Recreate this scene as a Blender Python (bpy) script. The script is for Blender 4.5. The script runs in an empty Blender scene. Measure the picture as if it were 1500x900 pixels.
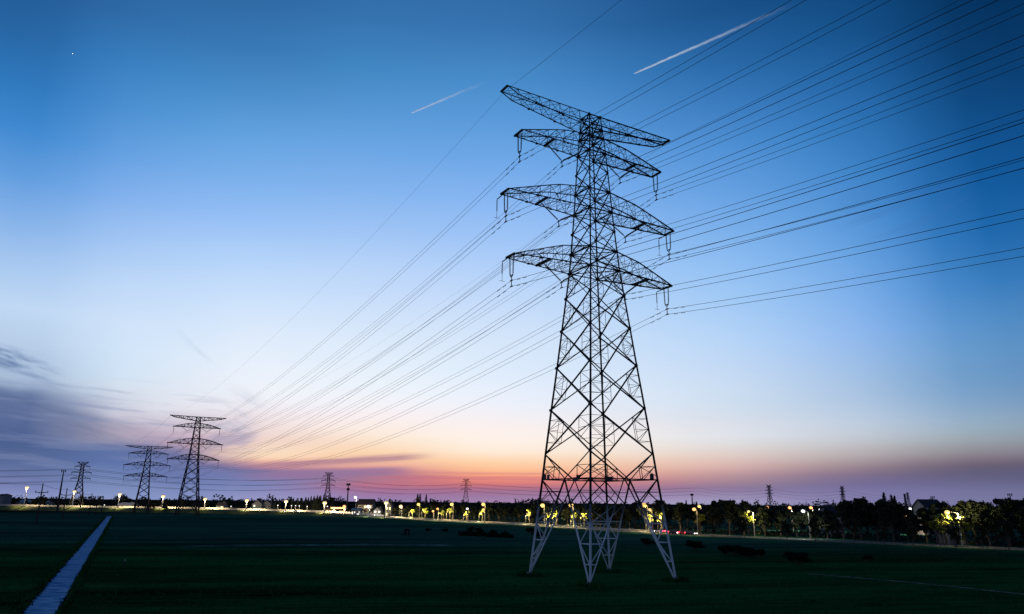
import bpy, math, random
import numpy as np
from mathutils import Vector, Matrix

# ------------------------------------------------------------------ scene, camera, sky, sun
S = bpy.context.scene
COL = S.collection
R = math.radians
PITCH, ROLL, FOC, CAMH = R(15.0755), 0.00914, 1062.35, 11.0

def srgb(*c):
    return tuple((x/255/12.92 if x/255 <= 0.04045 else ((x/255+0.055)/1.055)**2.4) for x in c)

cam_d = bpy.data.cameras.new('camera')
cam = bpy.data.objects.new('camera', cam_d)
COL.objects.link(cam)
S.camera = cam
cam_d.sensor_width = 36
cam_d.lens = FOC/1500*36
cam_d.clip_start = 0.5
cam_d.clip_end = 80000
_fwd = Vector((0, math.cos(PITCH), math.sin(PITCH)))
_up = Vector((0, -math.sin(PITCH), math.cos(PITCH)))
_rt = Vector((1, 0, 0))
_r = _rt*math.cos(ROLL) + _up*math.sin(ROLL)
_u = -_rt*math.sin(ROLL) + _up*math.cos(ROLL)
M = Matrix(((_r.x, _u.x, -_fwd.x, 0), (_r.y, _u.y, -_fwd.y, 0), (_r.z, _u.z, -_fwd.z, CAMH), (0, 0, 0, 1)))
cam.matrix_world = M

def ray(px, py):
    X, Y = px-750, py-450
    x = X*math.cos(ROLL)+Y*math.sin(ROLL)
    y = -X*math.sin(ROLL)+Y*math.cos(ROLL)
    return (_fwd + _rt*(x/FOC) - _up*(y/FOC)).normalized()

def at(px, py, Y):                 # world point seen at a photo position, at depth Y
    v = ray(px, py); t = Y/v.y
    return Vector((v.x*t, Y, CAMH+v.z*t))

def gnd(px, py, z=0.0):            # world point on level z
    v = ray(px, py); t = (z-CAMH)/v.z
    return Vector((v.x*t, v.y*t, z))

W = bpy.data.worlds.new('World')
S.world = W
W.use_nodes = True
nt = W.node_tree
for n in list(nt.nodes): nt.nodes.remove(n)

class NB:                          # small node-building helper
    def __init__(s, tree): s.t = tree
    def n(s, typ, **kw):
        nd = s.t.nodes.new(typ)
        for k, v in kw.items(): setattr(nd, k, v)
        return nd
    def put(s, sock, v):
        if isinstance(v, bpy.types.NodeSocket): s.t.links.new(v, sock)
        else: sock.default_value = v
    def math(s, op, a, b=0.0, c=0.0, clamp=False):
        nd = s.n('ShaderNodeMath', operation=op, use_clamp=clamp)
        s.put(nd.inputs[0], a); s.put(nd.inputs[1], b); s.put(nd.inputs[2], c)
        return nd.outputs[0]
    def rng(s, v, a, b, c=0.0, d=1.0, smooth=False):
        nd = s.n('ShaderNodeMapRange', clamp=True)
        if smooth: nd.interpolation_type = 'SMOOTHSTEP'
        s.put(nd.inputs[0], v)
        for i, q in enumerate((a, b, c, d)): s.put(nd.inputs[i+1], q)
        return nd.outputs[0]
    def mix(s, f, a, b):
        nd = s.n('ShaderNodeMix', data_type='RGBA')
        s.put(nd.inputs[0], f); s.put(nd.inputs[6], a); s.put(nd.inputs[7], b)
        return nd.outputs[2]
    def ramp(s, v, stops):
        nd = s.n('ShaderNodeValToRGB'); e = nd.color_ramp.elements
        while len(e) > 1: e.remove(e[0])
        for i, (p, c) in enumerate(stops):
            q = e[0] if i == 0 else e.new(p)
            q.position = p; q.color = (*c, 1)
        s.put(nd.inputs[0], v)
        return nd.outputs[0]
    def noise(s, vec, scale, detail=4, rough=0.55, lac=2.0):
        nd = s.n('ShaderNodeTexNoise')
        s.put(nd.inputs['Vector'], vec); nd.inputs['Scale'].default_value = scale
        nd.inputs['Detail'].default_value = detail; nd.inputs['Roughness'].default_value = rough
        return nd.outputs['Fac']
    def comb(s, x, y, z=0.0):
        nd = s.n('ShaderNodeCombineXYZ')
        s.put(nd.inputs[0], x); s.put(nd.inputs[1], y); s.put(nd.inputs[2], z)
        return nd.outputs[0]

b = NB(nt)
tc = b.n('ShaderNodeTexCoord')
sp = b.n('ShaderNodeSeparateXYZ'); nt.links.new(tc.outputs['Generated'], sp.inputs[0])
DEG = 180/math.pi
el = b.math('MULTIPLY', b.math('ARCSINE', sp.outputs[2]), DEG)
az = b.math('MULTIPLY', b.math('ARCTAN2', sp.outputs[0], sp.outputs[1]), DEG)
# the edge of the western cloud bank wanders
wn = b.noise(b.comb(b.math('MULTIPLY', az, 0.06), b.math('MULTIPLY', el, 0.22)), 1.6, 4)
wamp = b.math('MULTIPLY', b.rng(az, -8, -22, 0, 1, True), b.rng(el, 0.3, 4, 0.0, 1))
wamp = b.math('MULTIPLY', wamp, b.rng(el, 9, 15, 1, 0))
elw = b.math('ADD', el, b.math('MULTIPLY', b.math('MULTIPLY', b.math('SUBTRACT', wn, 0.5), 2.4), wamp))
t = b.math('DIVIDE', elw, 60.0, clamp=True)
EL = 60.0
Z = (12, 48, 98)                   # zenith
SKY = [
 (-33.6, [(0.03,(140,150,195)),(0.62,(120,130,180)),(1.26,(105,118,165)),(2.11,(90,108,155)),(2.97,(80,100,145)),(3.83,(75,95,145)),(4.7,(81,101,146)),(5.31,(103,119,164)),(6.01,(92,108,152)),(6.44,(105,125,165)),(7.01,(135,158,192)),(7.5,(175,195,220)),(7.8,(165,185,215)),(11.6,(198,221,246)),(14.4,(172,203,241)),(18.7,(122,171,231)),(22.5,(72,143,214)),(25,(52,128,200)),(27.1,(44,115,181)),(31,(36,91,150)),(60,Z)]),
 (-28.3, [(0.08,(137,152,197)),(1.38,(112,132,180)),(2.28,(95,115,170)),(3.19,(95,115,165)),(3.51,(110,120,165)),(3.79,(163,158,182)),(4.11,(175,165,185)),(4.56,(178,165,185)),(5.12,(175,170,190)),(5.39,(200,195,212)),(5.95,(198,200,215)),(6.32,(200,205,222)),(6.87,(210,218,232)),(7.8,(212,226,242)),(8.73,(205,228,248)),(11,(212,229,250)),(15.5,(184,212,247)),(20.2,(132,178,239)),(24.8,(85,151,218)),(29.3,(56,127,193)),(33.3,(44,99,158)),(60,Z)]),
 (-24.0, [(0.08,(134,148,196)),(1.47,(108,122,175)),(2.69,(110,118,165)),(3.17,(150,135,170)),(3.59,(182,156,176)),(4.3,(192,168,188)),(5.64,(208,198,212)),(6.21,(230,228,236)),(7.18,(226,232,243)),(9.11,(222,235,250)),(11.2,(216,232,251)),(16,(188,216,250)),(21,(137,182,242)),(25.6,(94,159,222)),(30.2,(60,130,193)),(34.3,(46,103,162)),(60,Z)]),
 (-18.8, [(0.09,(152,152,197)),(0.85,(130,135,185)),(1.57,(118,125,175)),(2.06,(120,115,160)),(2.35,(170,130,160)),(2.54,(235,165,155)),(2.89,(250,210,180)),(3.28,(252,225,195)),(4.01,(242,215,200)),(4.5,(236,207,201)),(5.25,(240,225,225)),(6.24,(238,232,240)),(7.49,(240,243,250)),(9.49,(235,242,252)),(12,(222,235,252)),(16.5,(192,219,252)),(21.5,(140,185,244)),(26.4,(100,164,225)),(31.1,(62,130,191)),(35.4,(48,105,165)),(60,Z)]),
 (-9.9, [(0.12,(152,130,176)),(0.82,(160,110,150)),(1.12,(192,116,136)),(1.47,(180,117,140)),(1.97,(172,120,142)),(2.43,(218,152,150)),(2.83,(248,190,158)),(3.49,(252,214,175)),(4.52,(251,230,210)),(5.03,(253,236,222)),(6.32,(250,240,242)),(7.88,(240,245,252)),(9.98,(228,240,252)),(12.1,(220,234,251)),(17.4,(188,214,250)),(22.6,(140,185,242)),(27.8,(100,161,225)),(32.7,(65,135,195)),(37.1,(50,109,169)),(60,Z)]),
 (-1.5, [(0.04,(162,132,172)),(0.7,(155,115,155)),(1.06,(175,110,135)),(1.41,(225,125,120)),(1.92,(250,155,125)),(2.33,(255,190,145)),(3.1,(255,215,175)),(3.72,(255,235,215)),(4.66,(255,242,232)),(5.97,(250,240,240)),(7.02,(240,241,250)),(8.61,(232,241,253)),(10.21,(220,235,252)),(12.3,(216,231,250)),(17.7,(182,211,250)),(23,(138,184,244)),(28.2,(99,160,225)),(33.2,(68,136,198)),(37.7,(47,103,163)),(60,Z)]),
 (15.6, [(0.09,(165,160,195)),(0.68,(150,135,172)),(1.12,(140,118,155)),(1.61,(170,135,148)),(2.05,(190,150,155)),(2.64,(218,178,172)),(3.39,(226,203,195)),(4.14,(226,220,218)),(4.89,(226,228,234)),(5.9,(222,225,234)),(6.91,(208,222,238)),(7.93,(209,225,243)),(9.99,(197,218,245)),(12,(186,215,248)),(17.2,(150,195,245)),(22.4,(110,166,230)),(27.4,(75,141,210)),(32.2,(43,107,171)),(36.5,(25,79,135)),(60,Z)]),
 (25.4, [(0.13,(132,128,172)),(0.86,(125,120,165)),(1.41,(115,108,150)),(2.01,(125,110,140)),(2.57,(150,130,140)),(3.27,(176,166,170)),(3.97,(188,186,190)),(4.44,(192,198,206)),(5.15,(195,205,220)),(6.1,(185,203,225)),(7.53,(170,195,225)),(9.44,(158,190,228)),(11.4,(146,186,240)),(16.2,(112,168,230)),(21,(76,142,211)),(25.7,(50,120,188)),(30.2,(31,94,157)),(34.3,(15,70,122)),(60,Z)]),
 (33.5, [(0.11,(120,120,160)),(0.96,(115,115,155)),(1.6,(102,100,135)),(2.24,(95,92,120)),(2.67,(105,95,115)),(3.1,(130,118,132)),(3.53,(140,138,148)),(4.18,(150,158,168)),(4.84,(148,168,185)),(5.71,(140,168,195)),(6.58,(125,160,195)),(7.9,(108,152,198)),(8.79,(100,148,195)),(10.6,(96,150,202)),(15,(50,120,188)),(19.4,(20,94,162)),(23.7,(17,80,142)),(27.9,(11,62,112)),(31.8,(5,47,90)),(60,(5,32,70))]),
 (75, [(0,(70,75,112)),(4,(85,98,140)),(10,(66,105,165)),(20,(18,68,125)),(35,(6,36,74)),(60,(6,34,72))]),
 (180, [(0,(130,125,150)),(5,(170,160,180)),(12,(145,160,195)),(30,(60,100,155)),(60,(8,40,84))]),
]
AZE = []                            # bearing of each sampled sky column at every elevation
for _px in (35, 170, 270, 380, 560, 720, 1050, 1260, 1460):
    _l = []
    for _py in range(760, -420, -10):
        _v = ray(_px, _py); _l.append((math.degrees(math.asin(_v.z)), math.degrees(math.atan2(_v.x, _v.y))))
    AZE.append(([q_[0] for q_ in _l], [q_[1] for q_ in _l]))
def sky_at(a, e):                  # smooth in azimuth (cubic), linear in elevation
    A = [float(np.interp(min(e, 42), AZE[i][0], AZE[i][1])) if i < 9 else SKY[i][0] for i in range(len(SKY))]
    def col(i):
        st = SKY[i][1]; xs = [q[0] for q in st]
        return np.array([np.interp(e, xs, [q[1][k] for q in st]) for k in range(3)])
    i = max(0, min(len(A)-2, int(np.searchsorted(A, a))-1)); j = i+1
    h = A[j]-A[i]; t = min(1, max(0, (a-A[i])/h)); c0, c1 = col(i), col(j)
    def slope(n):
        if n == 0 or n == len(A)-1: return np.zeros(3)
        p, m, q = col(n-1), col(n), col(n+1); d0, d1 = (m-p)/(A[n]-A[n-1]), (q-m)/(A[n+1]-A[n])
        return np.where(d0*d1 <= 0, 0, 2*d0*d1/(d0+d1+1e-9*(d0+d1 == 0)))
    m0, m1 = slope(i)*h, slope(j)*h
    v = (2*t**3-3*t*t+1)*c0+(t**3-2*t*t+t)*m0+(-2*t**3+3*t*t)*c1+(t**3-t*t)*m1
    return np.clip(v, 0, 255)
ELS = [0, .5, .9, 1.2, 1.5, 1.8, 2.1, 2.4, 2.7, 3.0, 3.4, 3.8, 4.3, 4.9, 5.6, 6.4, 7.4, 8.5, 10, 12, 14.5, 17.5, 20.5, 23.5, 26.5, 29.5, 32.5, 36, 42, 60]
AZS = [-41, -38.5, -36, -33.5, -31, -28.5, -26, -23.5, -21, -18.5, -16, -13.5, -11, -8.5, -6, -3.5, -1, 2, 5, 8, 11, 14, 17, 20, 23, 26, 29, 32, 35, 38, 44, 52, 64, 80, 110, 145, 180]
def smooth_el(a, e):
    if e > 8: return (sky_at(a, e-1.0)+2*sky_at(a, e)+sky_at(a, e+1.0))/4
    return sky_at(a, e)
cols = [(a, b.ramp(t, [(e/EL, srgb(*smooth_el(a, e))) for e in ELS])) for a in AZS]
sky = cols[0][1]
for (a0, c0), (a1, c1) in zip(cols[:-1], cols[1:]):
    sky = b.mix(b.rng(az, a0, a1), sky, c1)
# far side on the left, behind the camera, joins up with the right
sky = b.mix(b.rng(az, -44, -120), sky, cols[-1][1])

def cloud(mask_parts, color, vec, scale, lo, hi, strength, detail=5):
    """wispy cloud: noise threshold times soft limits in elevation / azimuth"""
    global sky
    m = b.rng(b.noise(vec, scale, detail, 0.6), lo, hi, 0, 1, True)
    for q in mask_parts: m = b.math('MULTIPLY', m, q)
    sky = b.mix(b.math('MULTIPLY', m, strength), sky, (*srgb(*color), 1))
def skew(k, sx, sy, off=0.0):
    return b.comb(b.math('MULTIPLY', az, sx), b.math('MULTIPLY', b.math('ADD', el, b.math('MULTIPLY', az, k)), sy), off)
def band(v, lo, hi, soft):
    return b.math('MULTIPLY', b.rng(v, lo-soft, lo+soft, 0, 1, True), b.rng(v, hi-soft, hi+soft, 1, 0, True))
# dark bank low in the west with a ragged, sloping upper edge
k1 = b.math('ADD', el, b.math('MULTIPLY', b.math('ADD', az, 36), 0.24))
cloud([band(k1, 8.3, 9.6, .45), b.rng(az, -31.5, -34, 0, 1, True)], (104, 130, 172), skew(.26, .16, .7, 3.), 1.6, .36, .60, .95)
cloud([band(k1, 5.4, 7.0, .5), b.rng(az, -25, -30, 0, 1, True)], (84, 102, 142), skew(.22, .07, .42, 12.), 1.0, .36, .62, .6)
cloud([band(el, 1.0, 7.5, 1.0), b.rng(az, -19, -25, 0, 1, True)], (128, 140, 178), skew(.05, .11, 1.3, 7.), 1.3, .48, .66, .4)
# thin streaks over the pink
cloud([band(b.math('ADD', el, b.math('MULTIPLY', az, -0.075)), 3.62, 4.12, .2), b.math('MULTIPLY', b.rng(az, -21, -16.5, 0, 1, True), b.rng(az, -5.2, -9.0, 0, 1, True))], (172, 124, 146), skew(-.085, .05, 1.7, 1.), 1.3, .32, .54, .8)
cloud([band(b.math('ADD', el, b.math('MULTIPLY', az, -0.05)), 2.35, 2.95, .2), b.math('MULTIPLY', b.rng(az, -22, -16, 0, 1, True), b.rng(az, -6.5, -10, 0, 1, True))], (150, 118, 158), skew(-.05, .05, 1.6, 5.), 1.2, .30, .52, .85)
cloud([band(el, .9, 2.4, .4), b.math('MULTIPLY', b.rng(az, -13, -8, 0, 1, True), b.rng(az, 7, 1, 0, 1, True))], (188, 110, 134), skew(0, .04, 2.6, 9.), 1.4, .48, .66, .5)
# faint grey wisps crossing down toward the second pylon
cloud([band(b.math('ADD', el, b.math('MULTIPLY', az, 0.80)), -8.75, -8.35, .28), band(az, -25.2, -21.0, .9)], (176, 192, 216), skew(.8, .25, .9, 2.), 1.3, .40, .62, .30)
cloud([band(el, 4.6, 7.6, .9), band(az, -22.5, -19.5, 1.2)], (190, 196, 214), skew(.35, .22, .9, 4.), 1.2, .46, .66, .6)
cloud([band(el, 3.6, 5.2, .5), band(az, -22.5, -19.3, .8)], (168, 160, 188), skew(-.25, .2, 1.1, 6.), 1.2, .40, .6, .7)
cloud([band(el, 18.6, 21.5, 1.2), band(az, 26.5, 34, 2)], (64, 112, 174), skew(-.25, .05, .45, 8.), 1.0, .40, .7, .5)
sky = b.mix(b.rng(el, -0.05, -1.5), sky, (*srgb(26, 32, 44), 1))
bg = b.n('ShaderNodeBackground'); nt.links.new(sky, bg.inputs[0]); bg.inputs[1].default_value = 1.0
wo = b.n('ShaderNodeOutputWorld'); nt.links.new(bg.outputs[0], wo.inputs[0])
W.cycles.sampling_method = 'MANUAL'; W.cycles.sample_map_resolution = 1024

# the sun has set: its light comes from under the horizon and only reaches the high vapour trails
sun_d = bpy.data.lights.new('sun', 'SUN'); sun_d.energy = 5.0; sun_d.angle = R(0.5); sun_d.color = (1, .98, .95)
sun = bpy.data.objects.new('sun', sun_d); COL.objects.link(sun)
_sv = Vector((math.sin(R(-5))*math.cos(R(-2)), math.cos(R(-5))*math.cos(R(-2)), math.sin(R(-2))))  # towards the sun
sun.rotation_euler = _sv.to_track_quat('Z', 'Y').to_euler()

S.view_settings.view_transform = 'Standard'; S.view_settings.look = 'None'
S.view_settings.exposure = 0; S.view_settings.gamma = 1
S.cycles.max_bounces = 4; S.cycles.diffuse_bounces = 2; S.cycles.transparent_max_bounces = 16
S.cycles.use_denoising = True
S.cycles.sample_clamp_indirect = 1.0
S.render.film_transparent = False
S.cycles.pixel_filter_type = 'BLACKMAN_HARRIS'

# ------------------------------------------------------------------ materials
MAT = {}
def mat(name, col, rough=.8, metal=0.0, var=0.0, vscale=3.0, spec=.15, transl=0.0, bump=0.0):
    m = bpy.data.materials.new(name); m.use_nodes = True
    q = NB(m.node_tree); p = m.node_tree.nodes['Principled BSDF']; out = m.node_tree.nodes['Material Output']
    p.inputs['Roughness'].default_value = rough; p.inputs['Metallic'].default_value = metal
    p.inputs['Specular IOR Level'].default_value = spec
    if var:
        co = q.n('ShaderNodeTexCoord')
        nz = q.noise(co.outputs['Object'], vscale, 5)
        lo = tuple(c*(1-var) for c in col); hi = tuple(min(1, c*(1+var)) for c in col)
        c = q.ramp(nz, [(.3, lo), (.7, hi)])
        q.put(p.inputs['Base Color'], c)
        if bump:
            bp = q.n('ShaderNodeBump'); q.put(bp.inputs['Height'], nz); bp.inputs['Strength'].default_value = bump
            q.put(p.inputs['Normal'], bp.outputs[0])
        if transl:
            tl = q.n('ShaderNodeBsdfTranslucent'); q.put(tl.inputs[0], c)
            mx = q.n('ShaderNodeMixShader'); mx.inputs[0].default_value = transl
            q.put(mx.inputs[1], p.outputs[0]); q.put(mx.inputs[2], tl.outputs[0]); q.put(out.inputs[0], mx.outputs[0])
    else:
        p.inputs['Base Color'].default_value = (*col, 1)
    MAT[name] = m
    return m
def emat(name, col, strength, globe=False):
    m = bpy.data.materials.new(name); m.use_nodes = True
    p = m.node_tree.nodes['Principled BSDF']
    p.inputs['Base Color'].default_value = (*[c*.5 for c in col], 1)
    p.inputs['Emission Color'].default_value = (*col, 1); p.inputs['Emission Strength'].default_value = strength
    m.cycles.emission_sampling = 'NONE'
    if globe:                      # lamp glare painted in: emission falls from hot centre to warm rim
        q = NB(m.node_tree); lw = q.n('ShaderNodeLayerWeight'); lw.inputs[0].default_value = .5
        q.put(p.inputs['Emission Strength'], q.rng(lw.outputs['Facing'], .1, .9, strength, strength*.32))
    MAT[name] = m
    return m
mat('weathered_steel', (.020, .018, .019), .62, .0, .35, .6)
mat('galvanised_steel', (.80, .83, .84), .5, .0, .12, .5, .5)
mat('insulator_glaze', (.03, .022, .022), .3, 0, .2, 4)
mat('cable', (.03, .03, .034), .5)
mat('concrete', (.20, .20, .19), .9, 0, .25, 1.2)
mat('pale_concrete', (.42, .39, .33), .85, 0, .2, .5)
mat('asphalt', (.06, .058, .056), .85, 0, .25, .4)
mat('road_paint', (.75, .75, .7), .7, 0, .1, 3)
mat('sign_metal', (.05, .045, .05), .6, 0, .2, 3)
mat('wood_pole', (.035, .03, .028), .9, 0, .3, 3)
mat('bark', (.07, .055, .045), .95, 0, .4, 4)
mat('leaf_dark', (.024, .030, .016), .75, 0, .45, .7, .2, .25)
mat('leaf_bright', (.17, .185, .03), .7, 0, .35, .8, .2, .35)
mat('needle', (.028, .036, .024), .8, 0, .4, .8, .2, .15)
mat('bush_leaf', (.006, .014, .008), .9, 0, .4, .8, 0, .2)
mat('soil_path', (.07, .14, .11), 1, 0, .5, .25, 0)
mat('track_soil', (.19, .16, .12), 1, 0, .45, .3, 0)
mat('bank_grass', (.07, .09, .025), .95, 0, .5, .15)
mat('mud', (.003, .006, .006), 1, 0, .4, .4, 0)
mat('lamp_pole_dull', (.30, .29, .27), .6, .2, .15, 1)
mat('lamp_pole', (.72, .70, .66), .5, .2, .15, 1)
mat('wall_pale', (.22, .205, .18), .9, 0, .2, .6)
mat('wall_grey', (.22, .22, .22), .9, 0, .25, .6)
mat('roof_tile', (.035, .03, .035), .8, 0, .3, .8)
mat('roof_metal', (.20, .21, .24), .5, .1, .15, .3)
mat('frame_white', (.7, .7, .7), .5)
mat('glass_dark', (.02, .025, .03), .1, 0, 0, 1, .5)
mat('tyre', (.02, .02, .02), .9)
mat('car_red', (.35, .03, .03), .3, .1)
mat('car_silver', (.4, .4, .42), .3, .4)
mat('car_dark', (.03, .03, .035), .3, .2)
mat('aircraft_white', (.9, .9, .9), .4)
emat('lamp_warm', (1.0, .66, .34), 1.6, True)
emat('lamp_sodium', (1.0, .62, .17), 1.9, True)
emat('lamp_orange', (1.0, .48, .16), 2.0, True)
emat('lamp_white', (.95, .95, .92), 2.0, True)
emat('window_warm', (1.0, .80, .45), 1.6)
emat('window_white', (1.0, .92, .72), 1.5)
emat('tail_red', (1.0, .04, .06), 10)
emat('head_white', (1.0, .93, .85), 12)
emat('beacon_red', (1.0, .1, .12), 8)

def leg_steel():  # lit look of the lower legs painted in, fading dark with height
    m = mat('lit_leg_steel', (.8, .83, .84), .5, 0, 0)
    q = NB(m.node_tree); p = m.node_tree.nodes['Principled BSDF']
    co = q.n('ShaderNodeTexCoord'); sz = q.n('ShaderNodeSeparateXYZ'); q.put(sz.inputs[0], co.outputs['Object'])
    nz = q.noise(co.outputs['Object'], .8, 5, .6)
    lit_fade = q.math('ADD', sz.outputs[2], q.math('MULTIPLY', q.math('SUBTRACT', nz, .5), 5.0))
    q.put(p.inputs['Base Color'], q.ramp(q.math('DIVIDE', lit_fade, 14.0, clamp=True), [(0, (.50, .54, .56)), (.12, (.56, .61, .64)), (.5, (.60, .65, .69)), (.60, (.42, .45, .48)), (.72, (.17, .18, .19)), (.84, (.05, .05, .055))]))
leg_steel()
# ------------------------------------------------------------------ mesh helpers
def tag(o, label, cat, group=None):
    o['label'] = label; o['category'] = cat
    if group: o['group'] = group
    return o
def thing(name, label, cat, loc=(0, 0, 0), rz=0.0, group=None):
    o = bpy.data.objects.new(name, None); COL.objects.link(o)
    o.location = loc; o.rotation_euler = (0, 0, rz); o.empty_display_size = .5
    return tag(o, label, cat, group)
def kids(o): return [c for c in o.children]
def dup(root, loc, rz=0.0, label=None, group=None, scale=None):
    def cp(o, par):
        c = o.copy(); COL.objects.link(c)
        if par is not None: c.parent = par
        for ch in list(o.children): cp(ch, c)
        return c
    r = cp(root, None)
    r.location = loc; r.rotation_euler = (0, 0, rz)
    if scale is not None: r.scale = scale
    if label: r['label'] = label
    if group: r['group'] = group
    return r

class MB:
    def __init__(s): s.v = []; s.f = []
    def add(s, vs, fs):
        n = len(s.v); s.v += [tuple(q) for q in vs]; s.f += [tuple(i+n for i in q) for q in fs]
    def bar(s, p, q, w=.1, w2=None, L=False):
        p = Vector(p); q = Vector(q); d = q-p
        if d.length < 1e-6: return
        d.normalize(); w2 = w if w2 is None else w2
        a = Vector((0, 0, 1)) if abs(d.z) < .9 else Vector((1, 0, 0))
        x = d.cross(a).normalized(); y = d.cross(x).normalized()
        if L:
            sec = [(-.5, -.5), (.5, -.5), (.5, -.3), (-.3, -.3), (-.3, .5), (-.5, .5)]
        else:
            sec = [(-.5, -.5), (.5, -.5), (.5, .5), (-.5, .5)]
        n = len(sec)
        vs = [p+(x*i+y*j)*w for i, j in sec] + [q+(x*i+y*j)*w2 for i, j in sec]
        fs = [(i, (i+1) % n, n+(i+1) % n, n+i) for i in range(n)] + [tuple(range(n-1, -1, -1)), tuple(range(n, 2*n))]
        s.add(vs, fs)
    def box(s, c, sz, rz=0.0):
        cx, cy, cz = c; hx, hy, hz = sz[0]/2, sz[1]/2, sz[2]/2
        co, si = math.cos(rz), math.sin(rz)
        vs = []
        for z in (-hz, hz):
            for x, y in ((-hx, -hy), (hx, -hy), (hx, hy), (-hx, hy)):
                vs.append((cx+x*co-y*si, cy+x*si+y*co, cz+z))
        s.add(vs, [(3, 2, 1, 0), (4, 5, 6, 7), (0, 1, 5, 4), (1, 2, 6, 5), (2, 3, 7, 6), (3, 0, 4, 7)])
    def tube(s, pts, r, n=6, cap=True):
        pts = [Vector(p) for p in pts]
        rs = r if isinstance(r, (list, tuple)) else [r]*len(pts)
        base = len(s.v); ref = None
        for i, p in enumerate(pts):
            d = (pts[min(i+1, len(pts)-1)]-pts[max(i-1, 0)])
            d = d.normalized() if d.length else Vector((0, 0, 1))
            if ref is None:
                a = Vector((0, 0, 1)) if abs(d.z) < .9 else Vector((1, 0, 0))
                ref = d.cross(a).normalized()
            x = (ref-d*ref.dot(d)).normalized(); ref = x; y = d.cross(x)
            for k in range(n):
                t = 2*math.pi*k/n
                s.v.append(tuple(p+(x*math.cos(t)+y*math.sin(t))*rs[i]))
        for i in range(len(pts)-1):
            for k in range(n):
                a0 = base+i*n+k; a1 = base+i*n+(k+1) % n
                s.f.append((a0, a1, a1+n, a0+n))
        if cap:
            s.f.append(tuple(base+k for k in range(n-1, -1, -1)))
            s.f.append(tuple(base+(len(pts)-1)*n+k for k in range(n)))
    def ball(s, c, r, n=8, m=6, sz=1.0):
        c = Vector(c); rings = []
        vs = [c+Vector((0, 0, -r*sz))]
        for i in range(1, m):
            th = math.pi*i/m
            for k in range(n):
                ph = 2*math.pi*k/n
                vs.append(c+Vector((r*math.sin(th)*math.cos(ph), r*math.sin(th)*math.sin(ph), -r*sz*math.cos(th))))
        vs.append(c+Vector((0, 0, r*sz)))
        fs = [(0, 1+(k+1) % n, 1+k) for k in range(n)]
        for i in range(m-2):
            for k in range(n):
                a = 1+i*n+k; a2 = 1+i*n+(k+1) % n
                fs.append((a, a2, a2+n, a+n))
        t = len(vs)-1; o = 1+(m-2)*n
        fs += [(o+k, o+(k+1) % n, t) for k in range(n)]
        s.add(vs, fs)
    def build(s, name, m, parent=None, smooth=False):
        me = bpy.data.meshes.new(name); me.from_pydata(s.v, [], s.f); me.update()
        me.materials.append(MAT[m] if isinstance(m, str) else m)
        if smooth: me.polygons.foreach_set('use_smooth', [True]*len(me.polygons))
        o = bpy.data.objects.new(name, me); COL.objects.link(o)
        if parent is not None: o.parent = parent
        return o
def struct(o, kind='structure'):
    o['kind'] = kind; return o

# ------------------------------------------------------------------ ground, road, channel
def ground_material():
    m = bpy.data.materials.new('field'); m.use_nodes = True
    q = NB(m.node_tree); p = m.node_tree.nodes['Principled BSDF']
    p.inputs['Roughness'].default_value = 1.0; p.inputs['Specular IOR Level'].default_value = 0.0
    g = q.n('ShaderNodeNewGeometry'); s3 = q.n('ShaderNodeSeparateXYZ'); q.put(s3.inputs[0], g.outputs['Position'])
    # strips of crop run across the view
    u = q.math('ADD', s3.outputs[0], q.math('MULTIPLY', s3.outputs[1], .12)); v = q.math('SUBTRACT', s3.outputs[1], q.math('MULTIPLY', s3.outputs[0], .16))
    n1 = q.noise(q.comb(q.math('MULTIPLY', u, .012), q.math('MULTIPLY', v, .085)), 1.0, 5)
    n2 = q.noise(q.comb(q.math('MULTIPLY', u, .10), q.math('MULTIPLY', v, .55)), 1.0, 4)
    n3 = q.noise(g.outputs['Position'], 1.9, 4, .7)
    n4 = q.noise(q.comb(q.math('MULTIPLY', u, .004), q.math('MULTIPLY', v, .012)), 1.0, 2)
    f = q.math('ADD', q.math('ADD', q.math('MULTIPLY', n1, .36), q.math('MULTIPLY', n2, .20)), q.math('ADD', q.math('MULTIPLY', n3, .16), q.math('MULTIPLY', n4, .28)))
    ca = q.ramp(f, [(.40, (.003, .016, .006)), (.48, (.008, .046, .014)), (.55, (.016, .098, .026)), (.64, (.045, .115, .040))])   # near plots
    cb = q.ramp(f, [(.40, (.008, .034, .023)), (.48, (.016, .066, .042)), (.55, (.030, .105, .062)), (.64, (.055, .130, .075))])  # paler crop beyond the ridge path
    edge = q.math('ADD', s3.outputs[1], q.math('MULTIPLY', n1, 26.0))
    c = q.mix(q.rng(edge, 165, 235, 0, 1, True), ca, cb)
    c = q.mix(q.rng(q.math('SQRT', q.math('ADD', q.math('MULTIPLY', s3.outputs[0], s3.outputs[0]), q.math('MULTIPLY', s3.outputs[1], s3.outputs[1]))), 640, 760), c, (.010, .013, .010, 1))   # scrub beyond the road
    q.put(p.inputs['Base Color'], c)
    bp = q.n('ShaderNodeBump'); q.put(bp.inputs['Height'], n3); bp.inputs['Strength'].default_value = .6; bp.inputs['Distance'].default_value = .3
    q.put(p.inputs['Normal'], bp.outputs[0])
    return m
gm = MB()
N = 96; rad = [0, 60, 140, 260, 420, 650, 1000, 2000, 5000, 16000]
gm.v.append((0, 0, 0))
for r in rad[1:]:
    for k in range(N): gm.v.append((r*math.cos(2*math.pi*k/N), r*math.sin(2*math.pi*k/N), 0))
for k in range(N): gm.f.append((0, 1+k, 1+(k+1) % N))
for i in range(len(rad)-2):
    for k in range(N):
        a = 1+i*N+k; a2 = 1+i*N+(k+1) % N
        gm.f.append((a, a+N, a2+N, a2))
struct(gm.build('ground', ground_material()))

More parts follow.
